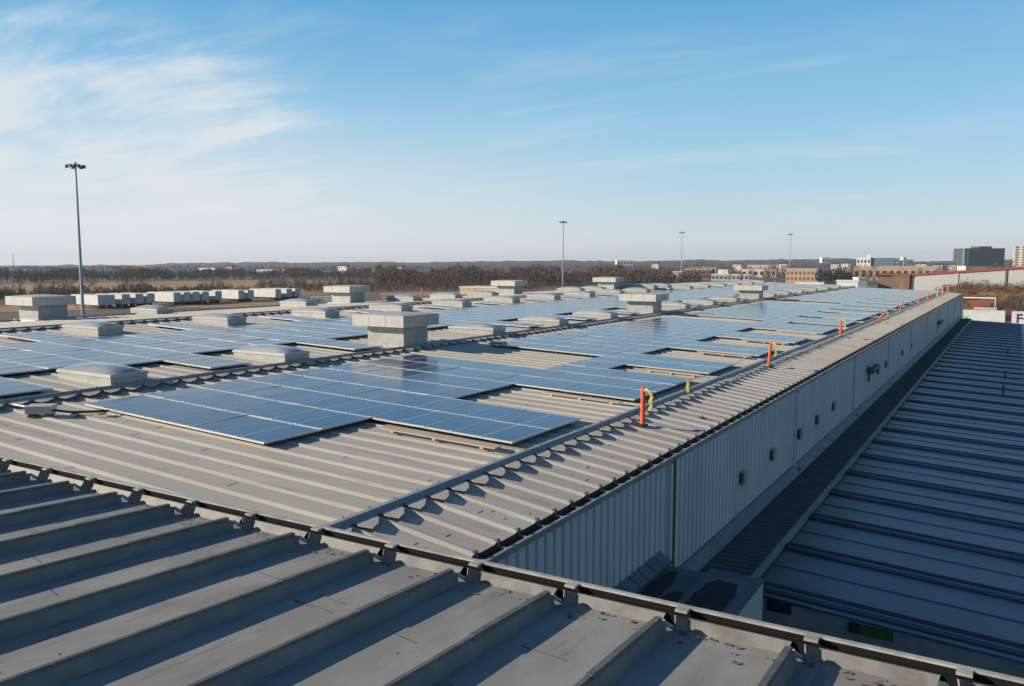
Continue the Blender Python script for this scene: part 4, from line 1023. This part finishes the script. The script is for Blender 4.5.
for a, ha, b, hb in ((GX0-0.5, h0, GXR, hr_), (GXR, hr_, GX1+0.5, h0)):
    mb.hexa([(a, -0.46, ha-0.25), (b, -0.46, hb-0.25), (b, -0.305, hb-0.25), (a, -0.305, ha-0.25), (a, -0.46, ha+0.5), (b, -0.46, hb+0.5), (b, -0.305, hb+0.5), (a, -0.305, ha+0.5)])
mb.build('roof_trim', MT['red_trim'], rf)
for xx in (-18.0, -3.2, 12.0, 27.0):
    mb = MB(); mb.box(xx-0.3, xx+0.3, -0.25, -0.002, 0, h0+(xx-GX0)*(hr_-h0)/(GXR-GX0)-0.4); mb.build('downspout', MT['steel_dark'] if xx == -3.2 else MT['grey_b'], w_)
o = thing('brick_annex', 'brown brick block with red parapet left of the grey hall', 'building', (0, GY-1, 0))
mb = MB(); mb.box(-39.0, -33.2, 0, 7, 0, 8.6); w_ = mb.build('wall', MT['brick_b'], o)
mb = MB(); mb.box(-39.2, -33.1, -0.2, 7.2, 8.602, 9.2); mb.build('parapet', MT['red_trim'], o)
o = thing('red_roof_block', 'low rust red roofed building behind the brick block', 'building', (0, 420, 0))
mb = MB(); mb.box(-56, -36, 0, 10, 0, 7.6); mb.build('wall', MT['brick_b'], o)
mb = MB(); mb.hexa([(-57, -1, 7.61), (-35, -1, 7.61), (-35, 11, 7.61), (-57, 11, 7.61), (-55, 4.5, 8.7), (-37, 4.5, 8.7), (-37, 5.5, 8.7), (-55, 5.5, 8.7)]); mb.build('roof', MT['red_trim'], o)

# earth bank with rusty brush at right
mb = MB(); nx, ny = 60, 14; br = random.Random(9)
A = far(916, 258); B = far(1230, 205)
ax = (B-A); Lb = ax.length; ax.normalize(); an = Vector((-ax.y, ax.x, 0))
if an.dot(A) < 0: an = -an
def bank_h(u, v):
    e = min(1.0, u*5.5)*1.0
    return 7.3*(e**0.7)*math.exp(-((v-0.45)/0.33)**2)
for i in range(nx+1):
    for j in range(ny+1):
        u, v = i/nx, j/ny; p = A+ax*(Lb*u)+an*(36*v-14)
        h = bank_h(u, v); mb.v.append((p.x, p.y, h*(1+br.uniform(-.06, .06))+0.0-0.15))
for i in range(nx):
    for j in range(ny):
        a = i*(ny+1)+j; mb.f.append((a, a+ny+1, a+ny+2, a+1)); mb.m.append(0)
bank = struct(mb.build('earth_bank', MT['mound'], fix=False))
m = MB()
for k in range(620):
    u = br.random(); v = br.uniform(0.1, 0.52)
    if u < 0.13 and br.random() < 0.8: continue
    p = A+ax*(Lb*u)+an*(36*v-14); h = br.uniform(1.0, 2.4)
    bare_tree(m, m, p.x, p.y, h, h*0.6, br, 34, bank_h(u, v)*0.93-0.3, 0.16)
o = m.build('rusty_brush', MT['brush'], fix=False); o['kind'] = 'stuff'; tag(o, 'rust brown leafless brush covering the earth bank at right', 'brush')
m = MB()
for k in range(40):
    p = far(br.uniform(985, 1040), br.uniform(203, 214)); h = br.uniform(3, 6)
    bare_tree(m, m, p.x, p.y, h, h*0.35, br, 70, 0, 0.12)
o = m.build('sapling_stand', MT['twig'], fix=False); o['kind'] = 'stuff'; tag(o, 'grey leafless saplings below the bank at the right edge', 'saplings')

# ------------------------------------------------------------------ air
HAZE = 0.00009
if HAZE:
    mb = MB(); mb.box(-7000, 7000, -7000, 7000, -1.5, 95)
    hz = mb.build('haze', None or bpy.data.materials.new('haze_air')); hz['kind'] = 'stuff'
    tag(hz, 'thin pale winter haze over the land', 'haze')
    hm = hz.data.materials[0]; hm.use_nodes = True; t = hm.node_tree; t.nodes.clear()
    ho = N(t, 'ShaderNodeOutputMaterial'); pv = N(t, 'ShaderNodeVolumePrincipled'); wire(t, pv.outputs[0], ho.inputs['Volume'])
    pv.inputs['Color'].default_value = (0.80, 0.87, 1.0, 1); pv.inputs['Density'].default_value = HAZE; pv.inputs['Anisotropy'].default_value = 0.2
